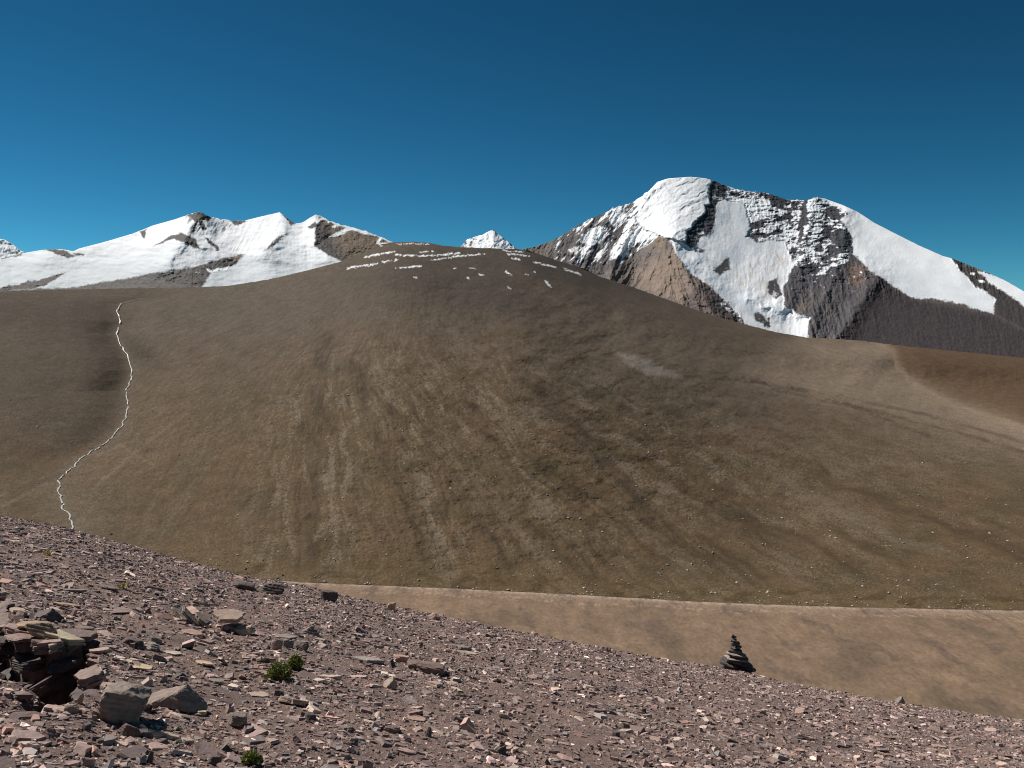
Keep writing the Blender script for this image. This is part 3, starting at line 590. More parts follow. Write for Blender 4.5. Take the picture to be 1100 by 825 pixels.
PALETTE = 1.45 * np.array([[0.150, 0.112, 0.104], [0.190, 0.140, 0.125], [0.115, 0.090, 0.088], [0.235, 0.180, 0.160], [0.30, 0.25, 0.215], [0.185, 0.165, 0.158], [0.42, 0.36, 0.30], [0.26, 0.17, 0.14]])
PWEIGHT = np.array([0.27, 0.22, 0.15, 0.13, 0.07, 0.09, 0.03, 0.04])
def shards(name, n, Yr, smin, smax, seed, alpha=1.7, thin=0.0, gain=1.0):
    g = np.random.default_rng(seed)
    Y = Yr[0] + (Yr[1] - Yr[0]) * g.random(n) ** 1.15
    u = -0.74 + 1.48 * g.random(n); X = u * Y
    dens = fbm(X / 0.9, Y / 1.3, 3, 831)
    keep = g.random(n) < np.clip(0.72 + 0.75 * dens, 0.12, 1)
    X, Y, u = X[keep], Y[keep], u[keep]; n = len(X)
    s = smin * (0.8 + 0.045 * Y) * (1 - g.random(n)) ** (-1 / alpha); s = np.minimum(s, smax * (0.6 + 0.4 * g.random(n)))
    Z = fg_z(X, Y)
    nb = 5
    ang = (np.arange(nb) * 2 * math.pi / nb)[None] + g.uniform(-0.55, 0.55, (n, nb)); rad = g.uniform(0.55, 1.15, (n, nb))
    if thin: th_ = s * g.uniform(0.05, 0.12, n)
    asp = g.uniform(0.32, 0.95, n)[:, None]
    lx = np.cos(ang) * rad; ly = np.sin(ang) * rad * asp
    th = s * np.where(g.random(n) < 0.13, g.uniform(0.2, 0.45, n), g.uniform(0.05, 0.2, n))
    if thin: th = th_
    taper = g.uniform(0.7, 1.0, (n, 1))
    top = np.stack([lx * taper * s[:, None] * 0.5, ly * taper * s[:, None] * 0.5, th[:, None] * (1 + 0.35 * g.uniform(-1, 1, (n, nb)))], -1)
    bot = np.stack([lx * s[:, None] * 0.5, ly * s[:, None] * 0.5, -0.35 * th[:, None] * np.ones((1, nb))], -1)
    v = np.concatenate([top, bot], 1)
    # random yaw, then tilt from the ground's normal
    yaw = g.uniform(0, 2 * math.pi, n); cy, sy = np.cos(yaw)[:, None], np.sin(yaw)[:, None]
    v = np.stack([v[..., 0] * cy - v[..., 1] * sy, v[..., 0] * sy + v[..., 1] * cy, v[..., 2]], -1)
    N = fg_normal(X, Y)
    tilt = np.abs(g.normal(0, 0.19, n)) + (g.random(n) < 0.08) * g.uniform(0.2, 0.8, n); td = g.uniform(0, 2 * math.pi, n)
    N = N + np.stack([np.cos(td) * np.tan(tilt), np.sin(td) * np.tan(tilt), np.zeros(n)], -1); N /= np.linalg.norm(N, axis=1, keepdims=True)
    Tx = np.cross(np.array([0.0, 1.0, 0.0]), N); Tx /= np.linalg.norm(Tx, axis=1, keepdims=True); Ty = np.cross(N, Tx)
    v = v[..., 0:1] * Tx[:, None] + v[..., 1:2] * Ty[:, None] + v[..., 2:3] * N[:, None] + np.stack([X, Y, Z], -1)[:, None]
    base = (np.arange(n) * 2 * nb)[:, None]
    tl = base + np.arange(nb); sides = []
    for i in range(nb):
        j = (i + 1) % nb
        sides.append(np.stack([base[:, 0] + i, base[:, 0] + nb + i, base[:, 0] + nb + j, base[:, 0] + j], -1))
    sides = np.stack(sides, 1).reshape(-1, 4)
    loops = np.concatenate([tl.ravel(), sides.ravel()])
    tot = np.concatenate([np.full(n, nb), np.full(len(sides), 4)]); st = np.concatenate([[0], np.cumsum(tot)[:-1]])
    ci = g.choice(len(PALETTE), n, p=PWEIGHT / PWEIGHT.sum()); cc = PALETTE[ci] * gain * np.exp(g.normal(-0.07, 0.36, (n, 1))) * np.array([1.04, 0.97, 0.945])
    o = new_mesh(name, v.reshape(-1, 3), loops, st, tot, stone_mat, np.repeat(cc, 2 * nb, 0), smooth=False)
    o['kind'] = 'stuff'; return o
shards('shale_gravel', 360000, (2.9, 25.0), 0.0105, 0.10, 41)
shards('shale_flakes', 25000, (2.9, 24.0), 0.042, 0.26, 43, 1.9, 1.0, 1.08)

# ---- single stones
def rock_bm(kind, w, d, h, rnd, nb=7):
    """one faceted stone: base on z=0, about w wide, d deep, h high -> verts, faces"""
    V = []; Fc = []
    ang = [2 * math.pi * (i + rnd.uniform(-0.3, 0.3)) / nb for i in range(nb)]
    rad = [rnd.uniform(0.78, 1.12) for _ in ang]
    if kind == 'block':
        nb = 4 if rnd.random() < 0.6 else 5
        ang = [2 * math.pi * (i + 0.5 + rnd.uniform(-0.1, 0.1)) / nb for i in range(nb)]; rad = [rnd.uniform(1.15, 1.35) for _ in ang]
    elif kind == 'wedge':
        nb = 4; ang = [math.pi * x for x in (0.04, 0.62, 1.03, 1.6)]; rad = [1.05, 0.9, 1.05, 0.9]
    px = [math.cos(a) * r for a, r in zip(ang, rad)]; py = [math.sin(a) * r for a, r in zip(ang, rad)]
    levels = {'slab': [(0, 0.86), (0.45, 1.0), (0.85, 0.99), (1.0, 0.93)], 'block': [(0, 1.0), (0.5, 1.0), (0.93, 0.93), (1.0, 0.86)],
              'boulder': [(0, 0.85), (0.3, 1.02), (0.65, 0.9), (0.9, 0.6), (1.0, 0.36)], 'wedge': [(0, 1.0), (0.96, 0.14), (1.0, 0.05)], 'blade': [(0, 1.0), (0.5, 0.85), (0.85, 0.6), (1.0, 0.3)]}[kind]
    # split edges once for rougher outlines
    ex, ey = [], []
    for i in range(nb):
        j = (i + 1) % nb; k = rnd.uniform(0.35, 0.65); q = rnd.uniform(0.93, 1.06)
        ex += [px[i], (px[i] * (1 - k) + px[j] * k) * q]; ey += [py[i], (py[i] * (1 - k) + py[j] * k) * q]
    n = len(ex); j1 = 0.035 if kind != 'boulder' else 0.09
    zt = [rnd.uniform(-0.5, 0.5) for _ in range(n)]
    for li, (lz, ls) in enumerate(levels):
        for i in range(n):
            ox = 0.18 if kind == 'wedge' else 0
            V.append(((ex[i] * ls + rnd.uniform(-j1, j1) + ox * lz) * w / 2, (ey[i] * ls + rnd.uniform(-j1, j1)) * d / 2, (lz + (0.10 * zt[i] if li > 0 else 0)) * h))
    for li in range(len(levels) - 1):
        for i in range(n):
            j = (i + 1) % n; a = li * n
            Fc.append((a + i, a + j, a + n + j, a + n + i))
    V.append((0.0 + (0.09 * w if kind == 'wedge' else 0), 0, h * (1 + rnd.uniform(-0.03, 0.05)))); t = len(V) - 1; a = (len(levels) - 1) * n
    for i in range(n): Fc.append((a + i, a + (i + 1) % n, t))
    V.append((0, 0, 0)); b = len(V) - 1
    for i in range(n): Fc.append(((i + 1) % n, i, b))
    return V, Fc
def layered_bm(kind, w, d, h, rnd, tlayer):
    """a slate rock: uneven sheets on top of each other, broken back along its sides, in one mesh"""
    nl = max(2, min(7, int(h / tlayer + 0.5))); V = []; Fc = []; LK = []; z = 0.0; tz, tw = rnd.uniform(-1, 1), rnd.uniform(-1, 1)
    nb = rnd.choice([4, 5, 6]) if kind in ('slab', 'boulder') else 4
    ang = sorted([2 * math.pi * (i + 0.5 + rnd.uniform(-0.33, 0.33)) / nb for i in range(nb)])
    rad = [rnd.uniform(0.75, 1.2) * (1.2 if nb == 4 else 1.05) for _ in ang]
    out = []
    for i in range(nb):
        a0, r0 = ang[i], rad[i]; a1, r1 = ang[(i + 1) % nb] + (2 * math.pi if i == nb - 1 else 0), rad[(i + 1) % nb]
        x0, y0, x1, y1 = math.cos(a0) * r0, math.sin(a0) * r0, math.cos(a1) * r1, math.sin(a1) * r1
        for k in (0.0, 0.27, 0.52, 0.78):
            f = k + (rnd.uniform(-0.08, 0.08) if k else 0); out.append((x0 + (x1 - x0) * f, y0 + (y1 - y0) * f))
    n = len(out); dx = dy = 0.0
    for l in range(nl):
        f = l / nl; th = h / nl * rnd.uniform(0.75, 1.3)
        sc = {'slab': 0.9 + 0.12 * rnd.random(), 'block': 1.0 - 0.10 * f + rnd.uniform(-0.05, 0.03), 'boulder': (0.92 if l == 0 else 1.04 - 0.38 * f * f) + rnd.uniform(-0.04, 0.04), 'wedge': 1.0 - 0.86 * f, 'blade': 1.0 - 0.6 * f}[kind]
        if kind == 'wedge': dx = 0.25 * f * w / 2
        jx = [rnd.gauss(0, 0.04) for _ in range(n)]; jy = [rnd.gauss(0, 0.04) for _ in range(n)]; b = len(V)
        sx, sy = rnd.gauss(0, 0.05), rnd.gauss(0, 0.05); rk = rnd.uniform(0.72, 1.25)
        for zz, k2 in ((z, 0.985), (z + th * 0.2, 1.0), (z + th * 0.85, 0.995), (z + th, 0.965)):
            for i, (ax, ay) in enumerate(out):
                V.append((((ax + jx[i]) * sc * k2 + sx) * w / 2 + dx, ((ay + jy[i]) * sc * k2 + sy) * d / 2, zz + rnd.uniform(-0.10, 0.10) * th + 0.10 * h * ((ax * tz + ay * tw)) * f)); LK.append(rk)
        for q in range(3):
            for i in range(n):
                j = (i + 1) % n; Fc.append((b + q * n + i, b + q * n + j, b + (q + 1) * n + j, b + (q + 1) * n + i))
        V.append((dx + sx * w / 2, sy * d / 2, z + th * rnd.uniform(0.95, 1.12))); LK.append(rk); c = len(V) - 1
        for i in range(n): Fc.append((b + 3 * n + i, b + 3 * n + (i + 1) % n, c))
        V.append((dx + sx * w / 2, sy * d / 2, z)); LK.append(rk); c = len(V) - 1
        for i in range(n): Fc.append((b + (i + 1) % n, b + i, c))
        z += th * 0.93
    return V, Fc, LK
_ico = bmesh.new(); bmesh.ops.create_icosphere(_ico, subdivisions=4, radius=1.0)
ICO_V = np.array([v.co[:] for v in _ico.verts]); ICO_F = [tuple(v.index for v in f.verts) for f in _ico.faces]; _ico.free()
def facet_bm(kind, w, d, h, rnd):
    """an angular broken stone: a solid cut by many planes, with a rough skin"""
    P = []
    if kind == 'block':
        for n in ((1, 0, 0), (-1, 0, 0), (0, 1, 0), (0, -1, 0), (0, 0, 1), (0, 0, -1)):
            P.append((np.array(n) + [rnd.gauss(0, 0.22) for _ in range(3)], rnd.uniform(0.74, 0.95)))
        for _ in range(9): P.append((np.array([rnd.gauss(0, 1) for _ in range(3)]), rnd.uniform(0.9, 1.1)))
    elif kind == 'wedge':
        for n, dd in (((-0.62, -0.30, 0.80), 0.36), ((0.74, -0.42, 0.62), 0.40), ((0.1, 0.8, 0.5), 0.5), ((-1, 0, 0.1), 0.95), ((1, 0.2, 0), 0.95), ((0.1, -1, 0.15), 0.62), ((0, 1, 0), 0.7), ((0, 0, -1), 0.4)):
            P.append((np.array(n) + [rnd.gauss(0, 0.07) for _ in range(3)], dd))
    else:
        for _ in range(16): P.append((np.array([rnd.gauss(0, 1) for _ in range(3)]), rnd.uniform(0.68, 0.95)))
        P.append((np.array((rnd.gauss(0, 0.2), rnd.gauss(0, 0.2), 1.0)), 0.6)); P.append((np.array((0, 0, -1.0)), 0.6))
    r = np.full(len(ICO_V), 1.25)
    for n, dist in P:
        n = n / np.linalg.norm(n); c = ICO_V @ n; r = np.where(c > 0.05, np.minimum(r, dist / np.maximum(c, 0.05)), r)
    q = rnd.uniform(0, 90); a, b, c = ICO_V.T
    r = r * (1 + 0.045 * fbm(a * 3 + q, b * 3 + c * 4, 4, 61, 0.65)) ; r = r * (1 + 0.02 * np.sign(np.sin(c * r * 22 + 2 * a)))
    v = ICO_V * r[:, None]; lo, hi = v.min(0), v.max(0)
    v = (v - [(lo[0] + hi[0]) / 2, (lo[1] + hi[1]) / 2, lo[2]]) / (hi - lo) * [w, d, h]
    tone = 1 + 0.3 * fbm(a * 2.2 + q, b * 2.2 + c * 3, 3, 66)
    return [tuple(x) for x in v], ICO_F, list(tone)
def rock_mesh(name, kind, w, d, h, colr, rnd, colvar=0.2, mat=None, layer=0):
    if layer and kind in ('block', 'boulder', 'wedge'): V, Fc, LK = facet_bm(kind, w, d, h, rnd)
    elif layer: V, Fc, LK = layered_bm(kind, w, d, h, rnd, layer)
    else: V, Fc = rock_bm(kind, w, d, h, rnd); LK = [1.0] * len(V)
    me = bpy.data.meshes.new(name); me.from_pydata(V, [], Fc); me.update()
    at = me.attributes.new('albedo', 'FLOAT_COLOR', 'POINT')
    for i in range(len(V)):
        k = LK[i] * (1 + rnd.uniform(-colvar, colvar) * 0.6) * 1.1; at.data[i].color = (colr[0] * k * 1.06, colr[1] * k * 0.97, colr[2] * k * 0.92, 1)
    me.materials.append(mat or stone_mat); return me
def ground_at(px, py):
    u, Y = base_hit(px, py); u = float(u); Y = float(Y)
    ys = np.arange(max(3.0, Y - 3), Y + 4.0, 0.01); z = fg_z(u * ys, ys); v = ray(px, py)[1]
    dv = (CZ - z) / ys - v; s = np.where((dv[:-1] > 0) & (dv[1:] <= 0))[0]      # first hit coming from the camera
    if len(s): Y = float(ys[s[0]])
    X = u * Y; return X, Y, float(fg_z(np.array([X]), np.array([Y]))[0])
def place(o, px, py, yaw=0.0, tx=0.0, ty=0.0, sink=0.0, align=0.8, lift=0.0):
    """stand an object on the slope where the pixel's sight line meets it; tx, ty tilt it about its own axes"""
    X, Y, Z = ground_at(px, py); N = Vector(fg_normal(np.array([X]), np.array([Y]))[0]); N = (Vector((0, 0, 1)).lerp(N, align)).normalized()
    q = Vector((0, 0, 1)).rotation_difference(N)
    o.rotation_mode = 'QUATERNION'
    o.rotation_quaternion = q @ Euler((math.radians(tx), math.radians(ty), math.radians(yaw)), 'XYZ').to_quaternion()
    o.location = (X, Y, Z - sink + lift)
    return Y
G_PURP = (0.165, 0.125, 0.115); G_PALE = (0.33, 0.27, 0.22); G_TAN = (0.30, 0.22, 0.155); G_GREY = (0.20, 0.18, 0.168); G_DARK = (0.09, 0.075, 0.072); G_PINK = (0.30, 0.21, 0.18); G_CREAM = (0.42, 0.34, 0.25); G_OLIVE = (0.30, 0.275, 0.20)
# px, py (foot), width px, height px, depth/width, kind, colour, yaw, tilt x, tilt y, name, category, label
ROCKS = [
 (72, 654, 29, 8, 0.8, 'slab', G_TAN, 8, -6, 0, 'slab', 'long tan slab with a dark front edge, lying uphill of the shadowed ledge'),
 (19, 659, 20, 6, 0.9, 'slab', G_PALE, -10, 0, 0, 'slab', 'small pale flat slab by the left edge above the black hollow'),
 (50, 668, 34, 14, 0.5, 'wedge', G_DARK, 12, 0, 0, 'rock', 'dark angular block with a thin lit edge above the ledge'),
 (30, 680, 30, 9, 0.9, 'slab', G_TAN, -6, 6, -4, 'slab', 'ragged tan ledge stone hanging over the black hollow'),
 (80, 690, 50, 13, 0.7, 'slab', G_PURP, 10, 4, -3, 'slab', 'wide purple-brown ledge slab overhanging the deepest shadow'),
 (44, 719, 34, 15, 0.8, 'boulder', (0.22, 0.175, 0.13), 20, 0, 0, 'boulder', 'rounded brown boulder beside the pale olive slab'),
 (72, 713, 42, 13, 0.7, 'slab', G_OLIVE, -8, 2, 6, 'slab', 'pale olive slab jutting out over the black hollow'),
 (126, 779, 58, 42, 0.8, 'block', (0.20, 0.172, 0.152), 32, 0, 0, 'boulder', 'big grey boulder with a rough pale top and black front face'),
 (186, 765, 70, 30, 0.5, 'wedge', (0.20, 0.16, 0.14), 6, 0, 0, 'rock', 'roof-shaped grey wedge rock standing right of the big boulder'),
 (206, 684, 30, 10, 0.9, 'slab', G_PINK, 5, 0, 0, 'slab', 'pink stone flat on the ground below the stack of plates'),
 (280, 671, 12, 5, 0.9, 'slab', G_GREY, 0, 0, 0, 'slab', 'small grey slab just right of the cream block'),
 (262, 635, 24, 8, 0.8, 'block', G_DARK, 5, 0, 0, 'rock', 'dark jagged stone on the skyline, left one of the crest pair'),
 (291, 639, 32, 12, 0.7, 'boulder', G_DARK, -15, 0, 0, 'rock', 'larger dark jagged rock near the crest right of its twin'),
 (352, 647, 20, 12, 0.7, 'block', G_DARK, 15, 0, 0, 'rock', 'black angular block alone near the crest below the pale valley edge'),
 (305, 687, 27, 7, 0.9, 'slab', G_GREY, 0, 0, 0, 'slab', 'flat grey slab above the stones behind the green cushion plant'),
 (331, 683, 24, 10, 0.6, 'wedge', G_PURP, -10, 0, 0, 'rock', 'purple triangular rock right of the flat grey slab'),
 (294, 701, 13, 14, 0.7, 'block', (0.25, 0.19, 0.17), 30, 0, 8, 'rock', 'upright brown stone directly behind the green cushion plant'),
 (309, 697, 12, 9, 0.8, 'block', G_GREY, 10, 0, 0, 'rock', 'small grey block between the upright brown stone and the dark ribbed one'),
 (323, 700, 15, 9, 0.7, 'block', G_DARK, -20, 0, 0, 'rock', 'dark ribbed block behind the right clump of the cushion plant'),
 (280, 713, 13, 10, 0.5, 'slab', G_PALE, 20, -40, 0, 'slab', 'pale stone leaning left of the cushion plant'),
 (313, 759, 46, 14, 0.6, 'slab', (0.28, 0.225, 0.185), -8, -14, 0, 'slab', 'large smooth tan slab lying below the green cushion plant'),
 (253, 783, 23, 14, 0.9, 'block', (0.17, 0.145, 0.13), 14, 0, 0, 'rock', 'squared brown block with a black right face, lower left of the tan slab'),
 (394, 713, 38, 10, 0.6, 'slab', G_GREY, 6, 0, -5, 'slab', 'long grey slab tilted left, near the slope middle'),
 (430, 713, 19, 8, 0.8, 'boulder', (0.36, 0.235, 0.20), 0, 0, 0, 'rock', 'salmon-pink stone right of the long grey slab'),
 (456, 724, 46, 12, 0.5, 'block', (0.15, 0.112, 0.10), -6, 0, 2, 'rock', 'long low brick-shaped block with a dark right end'),
 (419, 741, 18, 15, 0.5, 'wedge', G_PALE, 20, 0, 0, 'rock', 'pale triangular stone below the long grey slab'),
 (498, 701, 24, 9, 0.7, 'slab', G_GREY, -4, 0, 0, 'slab', 'grey slab resting across another on the upper slope'),
 (502, 704, 26, 5, 0.8, 'slab', G_PALE, 4, 0, 0, 'slab', 'thin pale slab under the grey slab on the upper slope'),
 (460, 793, 9, 11, 0.6, 'blade', G_DARK, 10, 0, 0, 'rock', 'small upright black stone near the bottom middle'),
 (332, 776, 13, 9, 0.8, 'block', G_DARK, 25, 0, 0, 'rock', 'small dark stone below the large smooth tan slab'),
 (419, 656, 10, 9, 0.7, 'block', G_CREAM, 10, 0, 0, 'rock', 'cream stone perched on the crest against the valley floor'),
 (466, 667, 14, 8, 0.8, 'boulder', G_PINK, 0, 0, 0, 'rock', 'pinkish rock on the crest right of the cream stone'),
 (967, 756, 11, 10, 0.5, 'wedge', G_GREY, -10, 0, 0, 'rock', 'small grey leaning stone on the right skyline'),
 (670, 787, 13, 10, 0.8, 'boulder', G_DARK, 0, 0, 0, 'rock', 'black lump of rock on the slope below the crest left of the cairn'),
 (538, 811, 12, 10, 0.8, 'boulder', G_DARK, 30, 0, 0, 'rock', 'black stone at the bottom edge right of centre'),
 (713, 708, 14, 5, 0.9, 'slab', G_CREAM, 0, 0, 0, 'slab', 'pale flat stone on the crest left of the cairn'),
 (651, 702, 14, 8, 0.8, 'slab', G_PURP, 10, -8, 0, 'rock', 'dark-fronted stone on the crest, two stones left of the cairn'),
 (541, 773, 15, 9, 0.6, 'slab', G_PALE, 20, -10, 10, 'slab', 'pale tilted stone casting a black shadow in the middle of the lower slope'),
 (574, 680, 9, 6, 0.8, 'block', G_CREAM, 0, 0, 0, 'rock', 'little cream stone on the middle skyline'),
 (138, 792, 26, 13, 0.7, 'boulder', (0.12, 0.085, 0.075), 10, 0, 0, 'rock', 'dark reddish stone just under the big grey boulder'),
 (154, 792, 15, 8, 0.7, 'slab', G_DARK, -10, 0, 0, 'slab', 'thin dark slab to the right of the dark reddish stone'),
 (160, 820, 9, 13, 0.6, 'blade', G_DARK, 20, 0, 0, 'rock', 'black upright shard at the bottom edge left of the block'),
 (229, 824, 16, 11, 0.8, 'block', G_DARK, 10, 0, 0, 'rock', 'dark block cut by the bottom edge left of the small plant'),
 (157, 660, 10, 11, 0.25, 'slab', G_PURP, 50, 0, 55, 'slab', 'thin slate set on edge above the smooth round plate'),
 (149, 659, 9, 11, 0.25, 'slab', G_GREY, 55, 0, 55, 'slab', 'second slate on edge beside the smooth round plate'),
 (123, 661, 44, 3, 1.2, 'slab', (0.20, 0.155, 0.14), 0, 0, 0, 'slab', 'smooth round plate sunk flush with the gravel above the ledge'),
 (79, 638, 27, 7, 0.7, 'slab', G_GREY, 14, -4, -6, 'slab', 'grey slab tilted up to the right, topmost on the left'),
 (113, 634, 26, 6, 0.8, 'slab', G_PURP, -6, 0, 0, 'slab', 'purple slab in the row of stones left of the yellow-green tuft'),
 (153, 722, 26, 6, 1.0, 'slab', G_CREAM, 10, 0, 0, 'slab', 'yellowish flat stone, largest of the pale cluster right of the hollow'),
 (143, 713, 12, 6, 1.0, 'slab', (0.48, 0.41, 0.33), -20, -8, 0, 'slab', 'whitish stone touching the yellowish flat stone'),
 (128, 710, 14, 5, 1.0, 'slab', (0.46, 0.41, 0.36), 0, 0, 0, 'slab', 'white sliver of stone at the left of the pale cluster'),
 (186, 706, 22, 5, 1.0, 'slab', (0.40, 0.35, 0.31), 4, 0, 0, 'slab', 'pale grey flat stone right of the pale cluster'),
 (220, 717, 24, 7, 0.9, 'slab', G_CREAM, -4, -4, 0, 'slab', 'cream flake between the pale cluster and the green plant'),
 (166, 692, 15, 8, 0.8, 'block', G_GREY, 30, 0, 0, 'rock', 'grey stone on the little shadowed shelf below the slab stack'),
 (163, 700, 18, 8, 0.8, 'boulder', G_GREY, -30, 0, 0, 'rock', 'lower grey stone leaning on the little shadowed shelf'),
 (141, 695, 26, 7, 0.4, 'block', G_DARK, -2, 0, 0, 'rock', 'long dark shelf stone below the purple ledge'),
 (115, 697, 16, 7, 0.8, 'slab', G_GREY, 30, -10, 0, 'slab', 'grey triangular flake at the foot of the purple ledge'),
 (124, 735, 24, 6, 0.8, 'slab', G_PURP, 0, 0, 4, 'slab', 'dark flat slab lying just above the big grey boulder'),
 (52, 794, 26, 14, 0.4, 'wedge', G_PURP, -30, 0, 0, 'rock', 'pointed purple plate near the lower left corner'),
 (215, 770, 16, 8, 0.9, 'slab', G_CREAM, 10, 0, 0, 'slab', 'pale flake in front of the roof-shaped wedge rock'),
 (18, 798, 20, 5, 1.0, 'slab', (0.40, 0.34, 0.30), -10, 0, 0, 'slab', 'pale flat stone near the lower left corner'),
 (102, 744, 10, 10, 0.6, 'block', G_GREY, 20, 0, 10, 'rock', 'small grey stone on the right rim of the black hollow'),
 (75, 768, 16, 10, 0.7, 'block', (0.26, 0.21, 0.18), 30, 0, 0, 'rock', 'brown stone on the near rim of the black hollow'),
 (84, 757, 8, 12, 0.4, 'blade', G_PALE, 20, 0, 10, 'rock', 'thin pale shard standing on the near rim of the black hollow'),
 (232, 736, 20, 7, 0.8, 'slab', G_GREY, 14, 0, 0, 'slab', 'grey flake left of the large smooth tan slab'),
 (250, 742, 14, 8, 0.9, 'slab', (0.45, 0.40, 0.36), 4, 0, 0, 'slab', 'whitish crumbled stone left of the cushion plant foot'),
 (279, 750, 24, 5, 0.9, 'slab', G_PALE, -14, 0, 0, 'slab', 'thin light slab touching the left end of the smooth tan slab'),
 (193, 730, 14, 6, 0.8, 'wedge', G_DARK, 10, 0, 0, 'rock', 'small dark peaked stone above the roof-shaped wedge rock'),
 (448, 776, 26, 6, 0.8, 'slab', G_PINK, -4, 0, 0, 'slab', 'pinkish slab lying flat below the brick-shaped block'),
 (420, 789, 18, 8, 0.8, 'boulder', G_PURP, 10, 0, 0, 'rock', 'purple stone left of the small upright black stone'),
 (1008, 805, 18, 6, 0.8, 'slab', G_PALE, -6, 0, 0, 'slab', 'light slab with a black underside near the lower right corner'),
 (997, 776, 16, 5, 0.8, 'slab', G_DARK, -6, 0, 0, 'slab', 'dark flat stone beside the faint path at lower right'),
]
def rocks():
    rnd = random.Random(77)
    for (px, py, wp, hp, da, kind, colr, yaw, tx, ty, cat, lab) in ROCKS:
        X, Y, Z = ground_at(px, py); mpp = math.hypot(X, Y) / F if False else Y / F
        w = wp * mpp; d = w * da; h = hp * mpp * 0.95
        if kind == 'slab' and abs(tx) + abs(ty) < 20: h = max(0.35 * h, h - d * 0.22)
        if kind == 'slab' and abs(tx) + abs(ty) >= 20: d = h * 1.2; h = 0.028
        name = {'slab': 'stone_slab', 'rock': 'rock', 'boulder': 'boulder'}[cat]
        o = bpy.data.objects.new(name, rock_mesh(name, kind, w, d, h * (1.2 if kind in ('block', 'boulder') else 1.05), colr, rnd, layer=(4.0 * mpp if (kind in ('block', 'boulder', 'wedge') or wp >= 14) and h > 0.03 else 0))); col.objects.link(o)
        thing(o, lab, cat if cat != 'slab' else 'stone slab')
        place(o, px, py - 1.2, yaw, tx, ty, sink=0.10 * h)
        # stand so that its front edge, not its middle, is at the pixel
        o.location.y += d * 0.42; o.location.x += d * 0.42 * X / Y
        o.location.z = float(fg_z(np.array([o.location.x]), np.array([o.location.y]))[0]) - (0.22 if kind in ('block', 'boulder') else 0.1) * h
rocks()
def slab_stack():
    rnd = random.Random(31); X, Y, Z = ground_at(215, 673); m = Y / F
    for (dx, dz, dy, w, d, t, tx, ty, yaw, colr, cat, lab) in (
        (-22, 10, 0.10, 34, 30, 4, 6, 4, 8, (0.33, 0.25, 0.21), 'stone slab', 'pinkish flat slab at the upper left of the stack of tilted plates'),
        (-19, 8, -0.02, 30, 22, 3.0, -14, 38, -12, (0.21, 0.175, 0.155), 'stone slab', 'leaning brown plate, leftmost of the tilted plates in the stack'),
        (-10, 7.5, -0.03, 30, 20, 3.0, -12, 44, -8, (0.18, 0.155, 0.14), 'stone slab', 'dark steep plate between the leftmost plate and the wide pale slab'),
        (-1, 8, 0.0, 28, 20, 3.2, -8, 40, 0, (0.20, 0.165, 0.145), 'stone slab', 'leaning plate carrying the left edge of the wide pale slab'),
        (27, 15, 0.06, 44, 34, 4.5, 3, 7, -8, (0.30, 0.235, 0.195), 'stone slab', 'wide pale slab capping the right side of the stack above a black gap'),
        (30, 1, 0.12, 26, 22, 8, 0, 0, 14, (0.15, 0.12, 0.11), 'rock', 'dark squat rock propping the wide pale slab from below'),
        (47, 3.5, -0.02, 22, 20, 8, 2, 3, 10, (0.40, 0.32, 0.24), 'rock', 'cream block at the right end of the stack of slabs'),
        (-30, 0, -0.04, 16, 14, 5, 0, 10, 30, (0.36, 0.29, 0.235), 'rock', 'pale lump at the left foot of the stack of plates')):
        o = bpy.data.objects.new('stone_slab' if 'slab' in cat else 'rock', rock_mesh('stone_slab', 'slab' if t < 6 else 'block', w * m, d * m, t * m, colr, rnd, layer=(2.2 if t < 6 else 3) * m)); col.objects.link(o)
        thing(o, lab, cat); x = X + dx * m; y = Y + dy + 0.06
        o.location = (x, y, float(fg_z(np.array([x]), np.array([y]))[0]) + (dz - 2.5) * m); o.rotation_euler = [math.radians(a) for a in (tx, ty, yaw)]
slab_stack()
